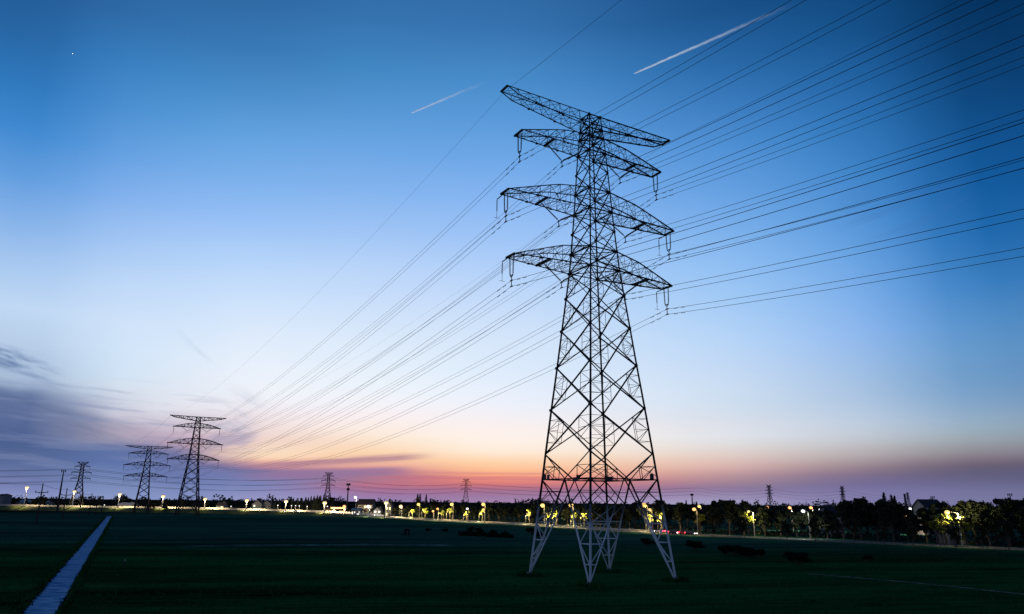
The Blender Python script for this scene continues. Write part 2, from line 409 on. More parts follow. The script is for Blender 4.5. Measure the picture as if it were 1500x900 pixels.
def strip(pts, w, z=0.0, jag=0.0, seed=0, sub=1):
    """flat ribbon along a ground polyline, with an uneven edge"""
    rd = random.Random(seed); P = []
    for (a, c) in zip(pts[:-1], pts[1:]):
        for i in range(sub):
            P.append(Vector(a).lerp(Vector(c), i/sub))
    P.append(Vector(pts[-1])); mb = MB()
    for i, p in enumerate(P):
        d = (P[min(i+1, len(P)-1)]-P[max(i-1, 0)]); d.z = 0; d.normalize(); nrm = Vector((-d.y, d.x, 0))
        wl = w/2*(1+jag*(rd.random()*2-1)); wr = w/2*(1+jag*.6*(rd.random()*2-1))
        mb.v.append(tuple(p+nrm*wl+Vector((0, 0, z)))); mb.v.append(tuple(p-nrm*wr+Vector((0, 0, z))))
        if i: k = 2*i; mb.f.append((k-2, k-1, k+1, k))
    return mb

# water channel at the lower left
CH = [gnd(33, 935), gnd(57, 900), gnd(96.5, 845), gnd(138, 787.5), gnd(160.5, 756.5)]
wm = bpy.data.materials.new('water'); wm.use_nodes = True
q = NB(wm.node_tree); p = wm.node_tree.nodes['Principled BSDF']
g = q.n('ShaderNodeNewGeometry'); out = wm.node_tree.nodes['Material Output']
sx = q.n('ShaderNodeSeparateXYZ'); q.put(sx.inputs[0], g.outputs['Position'])
rip = q.comb(q.math('MULTIPLY', sx.outputs[0], .55), q.math('MULTIPLY', sx.outputs[1], 1.5))
n_a = q.noise(rip, .55, 5, .65); n_b = q.noise(g.outputs['Position'], .9, 4, .6)
wc = q.ramp(n_a, [(.28, (.003, .11, .27)), (.47, (.008, .22, .45)), (.62, (.03, .33, .58)), (.75, (.10, .45, .68))])  # blue of the reflected sky painted into the diffuse colour
df = q.n('ShaderNodeBsdfDiffuse'); q.put(df.inputs[0], wc)
gl = q.n('ShaderNodeBsdfGlossy'); gl.inputs['Color'].default_value = (.7, .85, 1, 1); gl.inputs['Roughness'].default_value = .22
bp = q.n('ShaderNodeBump'); q.put(bp.inputs['Height'], n_b); bp.inputs['Strength'].default_value = .5; bp.inputs['Distance'].default_value = .2
q.put(gl.inputs['Normal'], bp.outputs[0])
mx = q.n('ShaderNodeMixShader'); q.put(mx.inputs[0], q.rng(n_a, .35, .7, .0, .09)); q.put(mx.inputs[1], df.outputs[0]); q.put(mx.inputs[2], gl.outputs[0]); q.put(out.inputs[0], mx.outputs[0])
struct(strip(CH, 4.4, .004, .35, 4, 60).build('channel_bank', 'mud'))
wtr = struct(strip(CH, 2.75, .012, .22, 2, 110).build('water', wm))
# paths across the field
rg = MB(); RGP = [gnd(250, 801), gnd(335, 800.5), gnd(450, 799.5), gnd(560, 799), gnd(640, 799.6), gnd(668, 800.6)]; _rr = random.Random(4)
RGP = [p.lerp(q_, k/14) for p, q_ in zip(RGP[:-1], RGP[1:]) for k in range(14)]+[RGP[-1]]
for i, p in enumerate(RGP):
    d = RGP[min(i+1, len(RGP)-1)]-RGP[max(i-1, 0)]; d.normalize(); nn = Vector((-d.y, d.x, 0)); h = .34*min(1, i/12, (len(RGP)-1-i)/8)+_rr.uniform(-.05, .05)
    for o_, z_ in ((-.75, -.02), (-.25, h), (.25, h), (.9, -.02)): rg.v.append((p.x+nn.x*o_, p.y+nn.y*o_, z_))
    if i:
        k = 4*i
        for j in range(3): rg.f.append((k-4+j, k-3+j, k+j+1, k+j))
struct(rg.build('terrain_ridge', 'soil_path'))
struct(strip([gnd(1185, 840.5), gnd(1260, 847), gnd(1330, 853), gnd(1420, 862), gnd(1520, 873), gnd(1700, 893)], 1.0, .006, .5, 9, 24).build('path', 'track_soil'))
struct(strip([gnd(60, 802), gnd(92, 801.5)], .6, .006, .5, 10, 8).build('path', 'soil_path'))

# road: runs from the right foreground to the left, climbing an embankment in the west
RP = [Vector((330, 40, 0)), Vector((220, 125, 0)), Vector((145, 196, 0)), Vector((126, 217, 0)), Vector((97, 248, 0)), Vector((70, 277, 0)), Vector((40, 320, 0)), Vector((8, 381, 0)), Vector((-40, 448, 0)), Vector((-88, 522, .3))]
for (px, py, Y) in ((500, 752.6, 560), (440, 750.2, 585), (360, 747.8, 612), (275, 745.6, 640), (160, 744.0, 668), (50, 742.2, 692), (20, 741.4, 700)): RP.append(at(px, py, Y))
RP += [Vector((-560, 725, RP[-1].z)), Vector((-800, 770, 3))]
def smooth_line(P, sub=8):
    out = []
    for i in range(len(P)-1):
        p0 = P[max(i-1, 0)]; p1 = P[i]; p2 = P[i+1]; p3 = P[min(i+2, len(P)-1)]
        for k in range(sub):
            t = k/sub
            out.append(.5*((2*p1)+(-p0+p2)*t+(2*p0-5*p1+4*p2-p3)*t*t+(-p0+3*p1-3*p2+p3)*t**3))
    out.append(P[-1]); return out
RL = smooth_line(RP)
def road_frame(i):
    d = RL[min(i+1, len(RL)-1)]-RL[max(i-1, 0)]; d.z = 0; d.normalize()
    n = Vector((-d.y, d.x, 0))
    if n.y < 0: n = -n
    return d, n                                  # n points away from the camera
mb_e, mb_r, mb_m, mb_k = MB(), MB(), MB(), MB()
for i, p in enumerate(RL):
    d, n = road_frame(i); z = max(p.z, 0)
    sl = 5.5+z*2.0
    sec = [(-sl-.5, -.05), (-5.5, z+.02), (7.5, z+.02), (7.5+z*2+.5, -.05)]
    for o, zz in sec: mb_e.v.append((p.x+n.x*o, p.y+n.y*o, zz+.01))
    for o in (-4.5, 5.0): mb_r.v.append((p.x+n.x*o, p.y+n.y*o, z+.04))
    if i:
        k = 4*i
        for j in range(3): mb_e.f.append((k-4+j, k+j, k+j+1, k-3+j))
        k = 2*i; mb_r.f.append((k-2, k, k+1, k-1))
for (o, w) in ((-4.2, .15), (.2, .15), (4.7, .15)):
    for i in range(0, len(RL)-1):
        if o == .2 and i % 2: continue
        qv = []
        for j in (i, i+1):
            d, n = road_frame(j); p = RL[j]; z = max(p.z, 0)+.046
            qv += [(p.x+n.x*(o-w/2), p.y+n.y*(o-w/2), z), (p.x+n.x*(o+w/2), p.y+n.y*(o+w/2), z)]
        mb_m.add(qv, [(0, 2, 3, 1)])
struct(mb_e.build('embankment', 'bank_grass'))
struct(mb_r.build('road', 'asphalt'))
struct(mb_m.build('road_marking', 'road_paint'))
def road_side(x0, x1, off, h, th, name, m, z0=0.0):
    mb = MB(); prev = None
    for i, p in enumerate(RL):
        if not (x0 <= p.x <= x1): prev = None; continue
        d, n = road_frame(i); z = max(p.z, 0)+.03+z0
        c = [(p.x+n.x*(off+o), p.y+n.y*(off+o), z+hh) for o, hh in ((-th/2, 0), (-th/2, h), (th/2, h), (th/2, 0))]
        base = len(mb.v); mb.v += c
        if prev is not None:
            for j in range(3): mb.f.append((prev+j, base+j, base+j+1, prev+j+1))
        prev = base
    return mb.build(name, m)
bw = road_side(-800, -92, 5.6, 1.4, .3, 'light_trail_band', 'pale_concrete')  # added band standing in for the headlight trails on the highway
tag(bw, 'added pale barrier for the headlight trails along the raised highway under the tall lamps', 'barrier')
bw = road_side(-89, 60, 5.6, .75, .3, 'lit_strip_wall', 'pale_concrete')  # added wall standing in for the bright lit strip along the road
tag(bw, 'added low wall for the lit strip behind the tree-lined road', 'low wall')
struct(road_side(-89, 330, -4.7, .13, .3, 'kerb', 'concrete'))
struct(road_side(64, 330, 5.25, .16, .4, 'kerb', 'concrete'))

# ------------------------------------------------------------------ lattice pylons
TAB_Z = [0, 14.54, 18.48, 25.55, 32.46, 38.62, 44.25, 48.65, 52.08, 59.23, 62.98, 70.35, 77.67]
TAB_W = [7.86, 6.39, 6.02, 5.32, 4.60, 4.0, 3.44, 3.01, 2.77, 2.33, 2.14, 1.76, 1.21]
QUAD = [(-1, 1), (-1, -1), (1, -1), (1, 1)]
T1 = Vector((13.784, 116.883, 0)); YAW = R(30.613)
T2 = Vector((-217.15, 507.2, 0))
AX = Vector((math.cos(YAW), math.sin(YAW), 0)); LN = Vector((-math.sin(YAW), math.cos(YAW), 0))

def pylon(name, label, cat, loc, yaw, cfg, detail, group=None):
    root = thing(name, label, cat, loc, yaw, group)
    wf = cfg['w']; belt = cfg['belt']; lt = cfg['legtop']
    fat = cfg.get('fat', 1.0)
    def C(i, z): w = wf(z); return Vector((QUAD[i][0]*w, QUAD[i][1]*w, z))
    lad = [z for z in cfg['ladder']]             # from 0 up to belt
    Lp = detail
    mids = [(C(i, belt)+C((i+1) % 4, belt))/2 for i in range(4)]   # middle of each face at the belt
    body = MB()
    def rung_pts(i, mid, z):
        t = z/belt
        return C(i, z), C(i, 0).lerp(mid, t)
    for i in range(4):
        lg = MB()
        pieces = [(lg, [z for z in lad if z <= lt+1e-6]), (body, [z for z in lad if z >= lt-1e-6])]
        for mb, zs in pieces:
            for z0, z1 in zip(zs[:-1], zs[1:]):
                if mb is lg: mb.bar(C(i, z0), C(i, z1), .36*fat, L=Lp)
                for f, mid in ((0, mids[i]), (1, mids[(i-1) % 4])):
                    A0, B0 = rung_pts(i, mid, z0); A1, B1 = rung_pts(i, mid, z1)
                    mb.bar(B0, B1, .2*fat, L=Lp)
                    rw = (.10 if detail else .12)*fat
                    if z0 > 0: mb.bar(A0, B0, rw)
                    if z0 > 0 or not detail: mb.bar(A0, B1, rw) if lad.index(z0) % 2 else mb.bar(B0, A1, rw)
            if mb is lg:
                for z in zs[1:]:
                    mb.bar(rung_pts(i, mids[i], z)[1], rung_pts(i, mids[(i-1) % 4], z)[1], .08*fat)
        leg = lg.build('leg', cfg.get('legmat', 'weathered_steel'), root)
        if detail:
            ft = MB(); c = C(i, 0)
            ft.box((c.x, c.y, .16), (1.1, 1.1, .32)); ft.box((c.x, c.y, .42), (.7, .7, .2))
            ft.build('footing', 'concrete', leg)
    # belt
    bl = MB()
    for i in range(4):
        bl.bar(C(i, belt), C((i+1) % 4, belt), .17*fat, L=Lp)
        bl.bar(mids[i], mids[(i+1) % 4], .09*fat)
    if detail: bl.bar(mids[0], mids[2], .07); bl.bar(mids[1], mids[3], .07)
    bl.build('belt', 'weathered_steel', root)
    lv = cfg['levels']; k0 = lv[0]
    for i in range(4):                           # K panel over the belt
        A, Bq = C(i, k0), C((i+1) % 4, k0); m = mids[i]; rw = .08*fat
        body.bar(A, m, .18*fat, L=Lp); body.bar(Bq, m, .18*fat, L=Lp)
        if detail:
            for P0, ci in ((A, i), (Bq, (i+1) % 4)):
                h = P0.lerp(m, .5); zm = h.z
                body.bar(C(ci, zm), h, rw); body.bar(C(ci, belt+.3*(zm-belt)), h, rw)
                body.bar(h, C(ci, belt).lerp(m, .5), rw); body.bar(C(ci, zm), C(ci, belt).lerp(m, .5), rw)
                # hangers under the belt
                hb = C(ci, 0).lerp(m, lad[-2]/belt); zq = (belt+lad[-2])/2
                body.bar(C(ci, belt), hb, .14); qd = C(ci, belt).lerp(hb, .5)
                body.bar(C(ci, qd.z), qd, rw); body.bar(qd, C(ci, 0).lerp(m, qd.z/belt), rw); body.bar(C(ci, lad[-2]), qd, rw)
    if detail:
        for i in range(4): body.bar(C(i, 10.9), C((i+1) % 4, 10.9), .06)
    for z0, z1 in zip(lv[:-1], lv[1:]):
        h = z1-z0; big = h > 4.3
        for i in range(4):
            j = (i+1) % 4
            A0, A1, B0, B1 = C(i, z0), C(i, z1), C(j, z0), C(j, z1)
            wb = (.19 if h > 5 else .15)*fat
            body.bar(A0, B1, wb, L=Lp); body.bar(B0, A1, wb, L=Lp)
            t = (B0-A0).length/((B0-A0).length+(B1-A1).length); X = A0.lerp(B1, t)
            rw = (.06 if detail else .075)*fat
            if big and detail:
                for P0, P1, ci in ((A0, A1, i), (B0, B1, j)):
                    M0, M1 = P0.lerp(X, .5), P1.lerp(X, .5); Lm = C(ci, X.z)
                    body.bar(M0, M1, rw); body.bar(C(ci, M0.z), M0, rw); body.bar(C(ci, M1.z), M1, rw)
                    body.bar(Lm, M0, rw); body.bar(Lm, M1, rw)
                    if h > 6: body.bar(Lm, M0.lerp(M1, .5), rw)
            elif detail:
                for P0, P1, ci in ((A0, A1, i), (B0, B1, j)):
                    body.bar(C(ci, X.z), X, rw)
            if detail:                            # gusset plates
                body.bar(A1-Vector((0, 0, .2)), A1+Vector((0, 0, .2)), .40 if z1 < 60 else .30)
    for z in cfg['rings']:
        for i in range(4): body.bar(C(i, z), C((i+1) % 4, z), .17*fat, L=Lp)
        if detail: body.bar(C(0, z), C(2, z), .12); body.bar(C(1, z), C(3, z), .12)
    bd = body.build('body', 'weathered_steel', root)
    top = lv[-1]
    zs = [lt] + [z for z in [belt]+lv if z > lt]
    for i in range(4):
        mb = MB()
        for z0, z1 in zip(zs[:-1], zs[1:]):
            f = lambda z: (.42-.22*z/top)*fat
            mb.bar(C(i, z0), C(i, z1), f(z0), f(z1), L=Lp)
        mb.build('corner_post', 'weathered_steel', bd)
    # cross arms
    for am in cfg['arms']:
        nP = am['n']
        zb, zt, Lr, zl, hw, prof = am['zb'], am['zt'], am['L'], am['ztip'], am['hw'], am['prof']
        def at_prof(t): return float(np.interp(t, [q[0] for q in prof], [q[1] for q in prof]))
        cw = (.19 if detail else .17)*fat; dw = (.055 if detail else .12)*fat
        for s in (-1, 1):
            mb = MB()
            def node(t, side, up):
                wb, wt = wf(zb), wf(zt)
                xb = s*(wb+(Lr-wb)*t); xt = s*(wt+(Lr-wt)*t)
                if am['flip']:                    # level upper chord, lower chord sinks towards the body
                    zz = zt+(zl-zt)*t if up else (zt+(zl-zt)*t)-(zt-zb)*at_prof(t)
                else:
                    zz = (zb+(zl-zb)*t)+(zt-zb)*at_prof(t) if up else zb+(zl-zb)*t
                yb = (wt if up else wb)*(1-t)+hw*t
                return Vector((xt if up else xb, side*yb, zz))
            for k in range(nP):
                t0, t1 = k/nP, (k+1)/nP
                for sd in (-1, 1):
                    b0, b1, u0, u1 = node(t0, sd, 0), node(t1, sd, 0), node(t0, sd, 1), node(t1, sd, 1)
                    mb.bar(b0, b1, cw, L=Lp); mb.bar(u0, u1, cw*.9, L=Lp)
                    if k < nP-1:
                        mb.bar(b1, u1, dw)
                    if k % 2: mb.bar(b0, u1, dw*1.1)
                    else: mb.bar(u0, b1, dw*1.1)
                    if detail and k < 3: mb.bar((b0+u0)/2, (b1+u1)/2, .045)
                for up in (0, 1):
                    p0, p1 = node(t0, -1, up), node(t0, 1, up); q0, q1 = node(t1, -1, up), node(t1, 1, up)
                    mb.bar(q0, q1, dw)
                    (mb.bar(p0, q1, dw) if k % 2 else mb.bar(p1, q0, dw))
                    if detail and not up: (mb.bar(p1, q0, dw*.8) if k % 2 else mb.bar(p0, q1, dw*.8))
            e0, e1 = node(1, -1, 0), node(1, 1, 0)
            mb.bar(e0, e1, .3*fat)
            if detail:
                for t in am.get('beams', ()):
                    mb.bar(node(t, -1, 0), node(t, 1, 0), .34)
                for sd in (-1, 1):
                    for tq in (0, .33, .66):
                        c = node(tq, sd, 0); mb.bar(c-Vector((.2, 0, 0)), c+Vector((.2, 0, 0)), .26)
            mb.build('cross_arm', 'weathered_steel', root)
    return root

# ---- insulators
def disc_string(mb, p, q, r=.13, n=16):
    p, q = Vector(p), Vector(q); pts, rs = [], []
    for k in range(n):
        for a, rr in ((.1, .35), (.45, 1.0), (.62, 1.0), (.9, .35)):
            pts.append(p.lerp(q, (k+a)/n)); rs.append(r*rr)
    mb.tube(pts, rs, 6)
def i_string(root, x, z, length=3.2, drop=1.5, big=True, off=.55):
    mb = MB(); yk = Vector((x, 0, z-length-.35))
    if big:
        for sd in (-1, 1):
            a = Vector((x, sd*off, z-.1)); c = Vector((x, sd*off*.82, z-length))
            mb.bar(a, a.lerp(c, .08), .08); disc_string(mb, a.lerp(c, .08), a.lerp(c, .94)); mb.bar(a.lerp(c, .94), c, .08)
            mb.bar(c, yk, .12)
        mb.bar(Vector((x, -off*.82, z-length)), Vector((x, off*.82, z-length)), .12)
    else:
        mb.tube([(x, 0, z-.1), yk], .16, 6)
    mb.bar(yk, yk-Vector((0, 0, drop)), .10)
    for dz in (drop*.35, drop):
        mb.bar(yk-Vector((0, .35, dz)), yk-Vector((0, -.35, dz)), .16)
    mb.build('insulator_string', 'insulator_glaze', root)
    return [yk-Vector((0, 0, drop*.35)), yk-Vector((0, 0, drop))]
def v_string(root, xo, xi, xv, z, depth=2.7, drop=1.05, big=True):
    mb = MB(); v = Vector((xv, 0, z-depth))
    for x in (xo, xi):
        a = Vector((x, 0, z-.1))
        if big:
            mb.bar(a, a.lerp(v, .12), .1); disc_string(mb, a.lerp(v, .12), a.lerp(v, .93), .155, 18); mb.bar(a.lerp(v, .93), v, .08)
        else: mb.tube([a, v], .13, 6)
    mb.bar(v, v-Vector((0, 0, drop)), .1)
    for dz in (.12, drop):
        mb.bar(v-Vector((0, .35, dz)), v-Vector((0, -.35, dz)), .15)
    mb.build('insulator_string', 'insulator_glaze', root)
    return [v-Vector((0, 0, .12)), v-Vector((0, 0, drop))]
def pilot_string(root, x, z):
    mb = MB(); y = 2.7
    mb.bar((x, .9, z-.1), (x, y, z-.25), .12)
    disc_string(mb, (x, y, z-.35), (x, y, z-2.3), .11, 10); mb.tube([(x, y, z-2.3), (x, y, z-3.5)], .035, 5)
    mb.bar((x-.5, y, z-3.5), (x+.5, y, z-3.5), .05)
    mb.build('pilot_string', 'insulator_glaze', root)

ARCH = [(0, 1), (.4, .76), (1, .0)]
BOW = [(0, 1), (.9, .34), (1, 0)]
def arms_for(off, n, beams=True):
    spec = [('top', 74.95, 77.67, 17.91, 77.87, 1.1, BOW, True), ('upper', 70.35, 73.4, 15.07, 70.48, 1.3, ARCH, False),
            ('middle', 59.23, 62.98, 17.56, 59.34, 1.3, ARCH, False), ('lowest', 48.65, 52.08, 16.41, 48.64, 1.3, ARCH, False)]
    return [dict(name=nm, zb=a-off, zt=c-off, L=L, ztip=zt-off, hw=hw, prof=pr, flip=fl, n=n, beams=(.54,) if nm != 'top' else ()) for nm, a, c, L, zt, hw, pr, fl in spec]
w1 = lambda z: float(np.interp(z, TAB_Z, TAB_W))
cfg1 = dict(w=w1, belt=14.54, legtop=10.9, ladder=[0, 2.7, 5.4, 8.1, 10.9, 14.54], legmat='lit_leg_steel',
            levels=[18.48, 25.55, 32.46, 38.62, 44.25, 48.65, 52.08, 55.7, 59.23, 62.98, 66.7, 70.35, 73.4, 74.95, 77.67],
            rings=[48.65, 52.08, 59.23, 62.98, 70.35, 73.4, 74.95, 77.67], arms=arms_for(0, 8))
P1 = pylon('lattice_pylon', 'towering steel lattice pylon with lit-looking lower legs standing in the dark field', 'pylon', T1, YAW, cfg1, True)
OFF = 11.29
cfg2 = dict(w=lambda z: float(np.interp(z+OFF, TAB_Z, TAB_W)) if z > 12.5 else 5.49+(12.5-z)*.101, belt=12.5, legtop=9.4, ladder=[0, 3.1, 6.2, 9.4, 12.5],
            levels=[14.6, 20.4, 26.6, 32.4, 37.36, 40.8, 44.3, 47.94, 51.7, 55.4, 59.06, 62.1, 63.66, 66.38],
            rings=[37.36, 40.8, 47.94, 51.7, 59.06, 62.1, 63.66, 66.38], arms=arms_for(OFF, 6), fat=1.75)
P2 = pylon('lattice_pylon', 'taller of the two four-armed pylons far off beside the lit highway', 'pylon', T2, YAW, cfg2, False, 'far four-armed pylons')
c3 = at(219.5, 654, 610); T3 = Vector((c3.x, 610, 0)); H3 = c3.z; YAW3 = R(22)
def z3(z):  # first pylon's heights mapped to the third, shorter one
    return float(np.interp(z, [48.65, 77.67], [H3-24.3, H3]))
def w3(z):
    return float(np.interp(z, [0, H3-24.3, H3], [5.4, 2.7, 1.2]))
arms3 = []
for a in arms_for(0, 6):
    a = dict(a); a['zb'], a['zt'], a['ztip'] = z3(a['zb']), z3(a['zt']), z3(a['ztip']); a['L'] *= .98; arms3.append(a)
lv3 = [10.0, 15.0, 20.5, 25.5, z3(48.65), z3(52.08), z3(59.23), z3(62.98), z3(70.35), z3(73.4), z3(77.67)]
cfg3 = dict(w=w3, belt=8.5, legtop=6.4, ladder=[0, 3.2, 6.4, 8.5], levels=lv3, rings=lv3[4:], arms=arms3, fat=1.75)
P3 = pylon('lattice_pylon', 'shorter of the two four-armed pylons far off beside the lit highway', 'pylon', T3, YAW3, cfg3, False, 'far four-armed pylons')

# small plates and boxes bolted to the big pylon's belt
for (fx, fy, sx, sy, sz, zz, rz) in ((-6.62, 5.2, .12, .7, .75, 14.9, .0), (-6.62, 4.2, .12, .6, .75, 14.9, 0), (-6.62, -3.2, .12, 1.2, .6, 14.4, 0),
                           (-3.0, -6.62, 1.2, .12, .6, 14.5, 0), (.9, 6.62, .7, .12, .8, 15.1, 0), (5.2, -6.62, .7, .12, .8, 15.0, 0)):
    mb = MB(); mb.box((fx, fy, zz), (sx, sy, sz), rz); mb.build('plate', 'sign_metal', P1)

ATT = {}                                          # conductor clamps in pylon-local coordinates
def fit_strings(root, key, off, zmap, lscale, big):
    A = {}
    for nm, zb, L in (('upper', 70.35, 15.07), ('middle', 59.23, 17.56), ('lowest', 48.65, 16.41)):
        z = zmap(zb)
        for s, half in ((-1, 'near'), (1, 'far')):
            A[nm, half, 'tip'] = i_string(root, s*(L*lscale-.25), z, big=big)
            xo = s*L*lscale*(.62 if nm != 'upper' else .64)
            A[nm, half, 'inner'] = v_string(root, xo, s*2.5, s*(abs(xo)*.62+.35), z, big=big)
            if big and nm != 'upper': pilot_string(root, s*(L-.1), z)
    for s, half in ((-1, 'near'), (1, 'far')):
        A['ground', half, 'tip'] = [Vector((s*17.7*lscale, 0, zmap(77.87)-.35))]
    ATT[key] = A
fit_strings(P1, 1, 0, lambda z: z, 1, True)
fit_strings(P2, 2, OFF, lambda z: z-OFF, 1, False)
fit_strings(P3, 3, 0, z3, .98, False)
def toworld(p, T, yaw):
    return Vector((T.x+p.x*math.cos(yaw)-p.y*math.sin(yaw), T.y+p.x*math.sin(yaw)+p.y*math.cos(yaw), T.z+p.z))

# ------------------------------------------------------------------ conductors
def sagged(a, c, sag, n=72):
    return [a.lerp(c, i/n)-Vector((0, 0, 4*sag*(i/n)*(1-i/n))) for i in range(n+1)]
def span(A, B, sag, label, group, rad=.034, damp=True, cat='power line', n=72, name='conductor_bundle'):
    mid = A[0]
    root = thing(name, label, cat, mid, 0, group)
    for a, c in zip(A, B):
        mb = MB(); pts = sagged(a-mid, c-mid, sag, n); mb.tube(pts, rad, 4)
        cd = mb.build('conductor', 'cable', root, True)
        if damp:
            for dd in (2.2, 4.0):
                d = (pts[1]-pts[0]).normalized(); c0 = pts[0]+d*dd-Vector((0, 0, .12))
                m2 = MB(); m2.tube([c0-d*.4, c0-d*.2, c0+d*.2, c0+d*.4], [.07, .035, .035, .07], 5)
                m2.build('damper', 'insulator_glaze', root)
    return root
S0 = 430.0; T0 = T1-LN*S0
SAG_A, SAG_B = 12.5, 12.0
for (nm, half, pos), att in ATT[1].items():
    A = [toworld(p, T1, YAW) for p in att]
    B = [toworld(p, T2, YAW) for p in ATT[2][nm, half, pos]]
    Z0 = [p-LN*S0 for p in A]
    if nm == 'ground':
        where = 'closer end' if half == 'near' else 'farther end'
        span(A, B, SAG_B*.75, f'single thin earth wire from the {where} of the top arm to the distant pylon', 'earth wires', .019, False, 'earth wire', name='earth_wire')
        span(A, Z0, SAG_A*.75, f'single thin earth wire from the {where} of the top arm passing overhead', 'earth wires', .03, False, 'earth wire', name='earth_wire')
    else:
        st = 'tip' if pos == 'tip' else 'V string'
        hf = 'closer' if half == 'near' else 'farther'
        span(A, B, SAG_B, f'twin wires from the {nm} arm, {hf} {st}, running to the distant pylon', 'wires to the distant pylons')
        span(A, Z0, SAG_A, f'twin wires from the {nm} arm, {hf} {st}, passing overhead', 'wires passing over the viewer')
    C3 = [toworld(p, T3, YAW3) for p in ATT[3][nm, half, pos]]
    span(B, C3, 3.0, 'thin wire hanging between the two far four-armed pylons', 'wires between the far four-armed pylons', .05, False, n=24, name='span_wire')

# ------------------------------------------------------------------ the lighter three-armed line along the horizon
def small_pylon(horned):
    root = thing('steel_pylon', 'x', 'pylon')
    H = 45.5
    wf = lambda z: float(np.interp(z, [0, 14, 29, H], [7.0, 4.0, 1.7, 1.2]))
    C = lambda i, z: Vector((QUAD[i][0]*wf(z), QUAD[i][1]*wf(z), z))
    lv = [0, 7, 13.5, 19, 24, 28, 31.5, 35, 38, 41, 44]
    mb = MB()
    for z0, z1 in zip(lv[:-1], lv[1:]):
        for i in range(4):
            j = (i+1) % 4
            mb.bar(C(i, z0), C(i, z1), .5)
            mb.bar(C(i, z0), C(j, z1), .36); mb.bar(C(j, z0), C(i, z1), .36)
            mb.bar(C(i, z1), C(j, z1), .2)
    mb.build('body', 'weathered_steel', root)
    for z, L in ((41, 6.6), (35.5, 8.6), (29.8, 8.4)):
        for s in (-1, 1):
            mb = MB(); w = wf(z)
            for sd in (-1, 1):
                mb.bar((s*w, sd*w, z), (s*L, 0, z+.1), .42); mb.bar((s*wf(z+2), sd*wf(z+2), z+2), (s*L, 0, z+.2), .36)
                for k in (.3, .6): mb.bar((s*(w+(L-w)*k), sd*w*(1-k), z), (s*(w+(L-w)*k), sd*w*(1-k), z+2*(1-k)), .14)
            mb.build('cross_arm', 'weathered_steel', root)
            mb = MB(); mb.tube([(s*(L-.2), 0, z), (s*(L-.2), 0, z-2.2)], .14, 5); mb.build('insulator_string', 'insulator_glaze', root)
    mb = MB()
    for s in (-1, 1):
        for sd in (-1, 1):
            tip = (s*4.9, 0, 46.4 if horned else 45.4)
            mb.bar((s*1.3, sd*1.3, 44), tip, .42); mb.bar((s*1.3, sd*1.3, 42.6), tip, .36)
    if not horned: mb.bar((-4.9, 0, 45.4), (4.9, 0, 45.4), .4); mb.bar((-1.3, 0, 44), (1.3, 0, 45.4), .3); mb.bar((1.3, 0, 44), (-1.3, 0, 45.4), .3)
    mb.build('cap', 'weathered_steel', root)
    return root
SPY = [(122, 677, 700, 'slim pylon with three short arms beside the dark mobile mast and wooden poles', 24),
       (482, 692.5, 905, 'slim pylon with three short arms rising behind the spiky conifers', 8),
       (683, 702, 1130, 'slim pylon with three short arms against the reddest sky', 2),
       (1126, 710.5, 1270, 'slim horned pylon between the big pylon and the white street lamp', 20),
       (1233, 712.5, 1320, 'slim horned pylon above the unlit house between dark tree crowns', 30),
       (1329, 721.5, 1780, 'tiny horned pylon next to the plain chimney', 30)]
SPP = []; sp_proto = {}
for i, (px, py, Y, lab, rz) in enumerate(SPY):
    c = at(px, py, Y); sc = c.z/45.5
    loc = Vector((c.x, Y, 0))
    hn = i >= 3
    if hn not in sp_proto: o = sp_proto[hn] = small_pylon(hn)
    else: o = dup(sp_proto[hn], loc, R(rz))
    o.location = loc; o.rotation_euler.z = R(rz); o.scale = (sc, sc, sc); o['label'] = lab; o['group'] = 'slim pylons along the horizon'
    SPP.append((loc, R(rz), sc))
chain = [(Vector((-920, 640, 0)), R(12), 1)] + SPP[:3] + [(Vector((330, 1330, 0)), R(15), 1.0)]
chain2 = [(Vector((330, 1330, 0)), R(20), 1.0)] + SPP[3:6]
where = {0: 'west of the slim pylon by the mobile mast', 1: 'between the slim pylons by the mast and by the conifers', 2: 'between the slim pylon by the conifers and the one in red sky', 3: 'east of the slim pylon in the red sky'}
for ch, base in ((chain, 0), (chain2, 10)):
    for i, (p, q) in enumerate(zip(ch[:-1], ch[1:])):
        for z, L, nm in ((41, 6.6, 'upper'), (35.5, 8.6, 'middle'), (29.8, 8.4, 'lower')):
            for s in ((-1, 1) if base == 0 else (1,)):
                a = p[0]+Vector((s*L*math.cos(p[1]), s*L*math.sin(p[1]), z-2.2))*p[2]
                c = q[0]+Vector((s*L*math.cos(q[1]), s*L*math.sin(q[1]), z-2.2))*q[2]
                lab = f'faint {nm} wire {where[i]}' if base == 0 else 'faint distant wire strung between the slim horned pylons'
                span([a], [c], 6.0, lab, f'{nm} wires of the slim pylon line' if base == 0 else 'wires of the horned pylons', .10, False, n=20, name='span_wire')

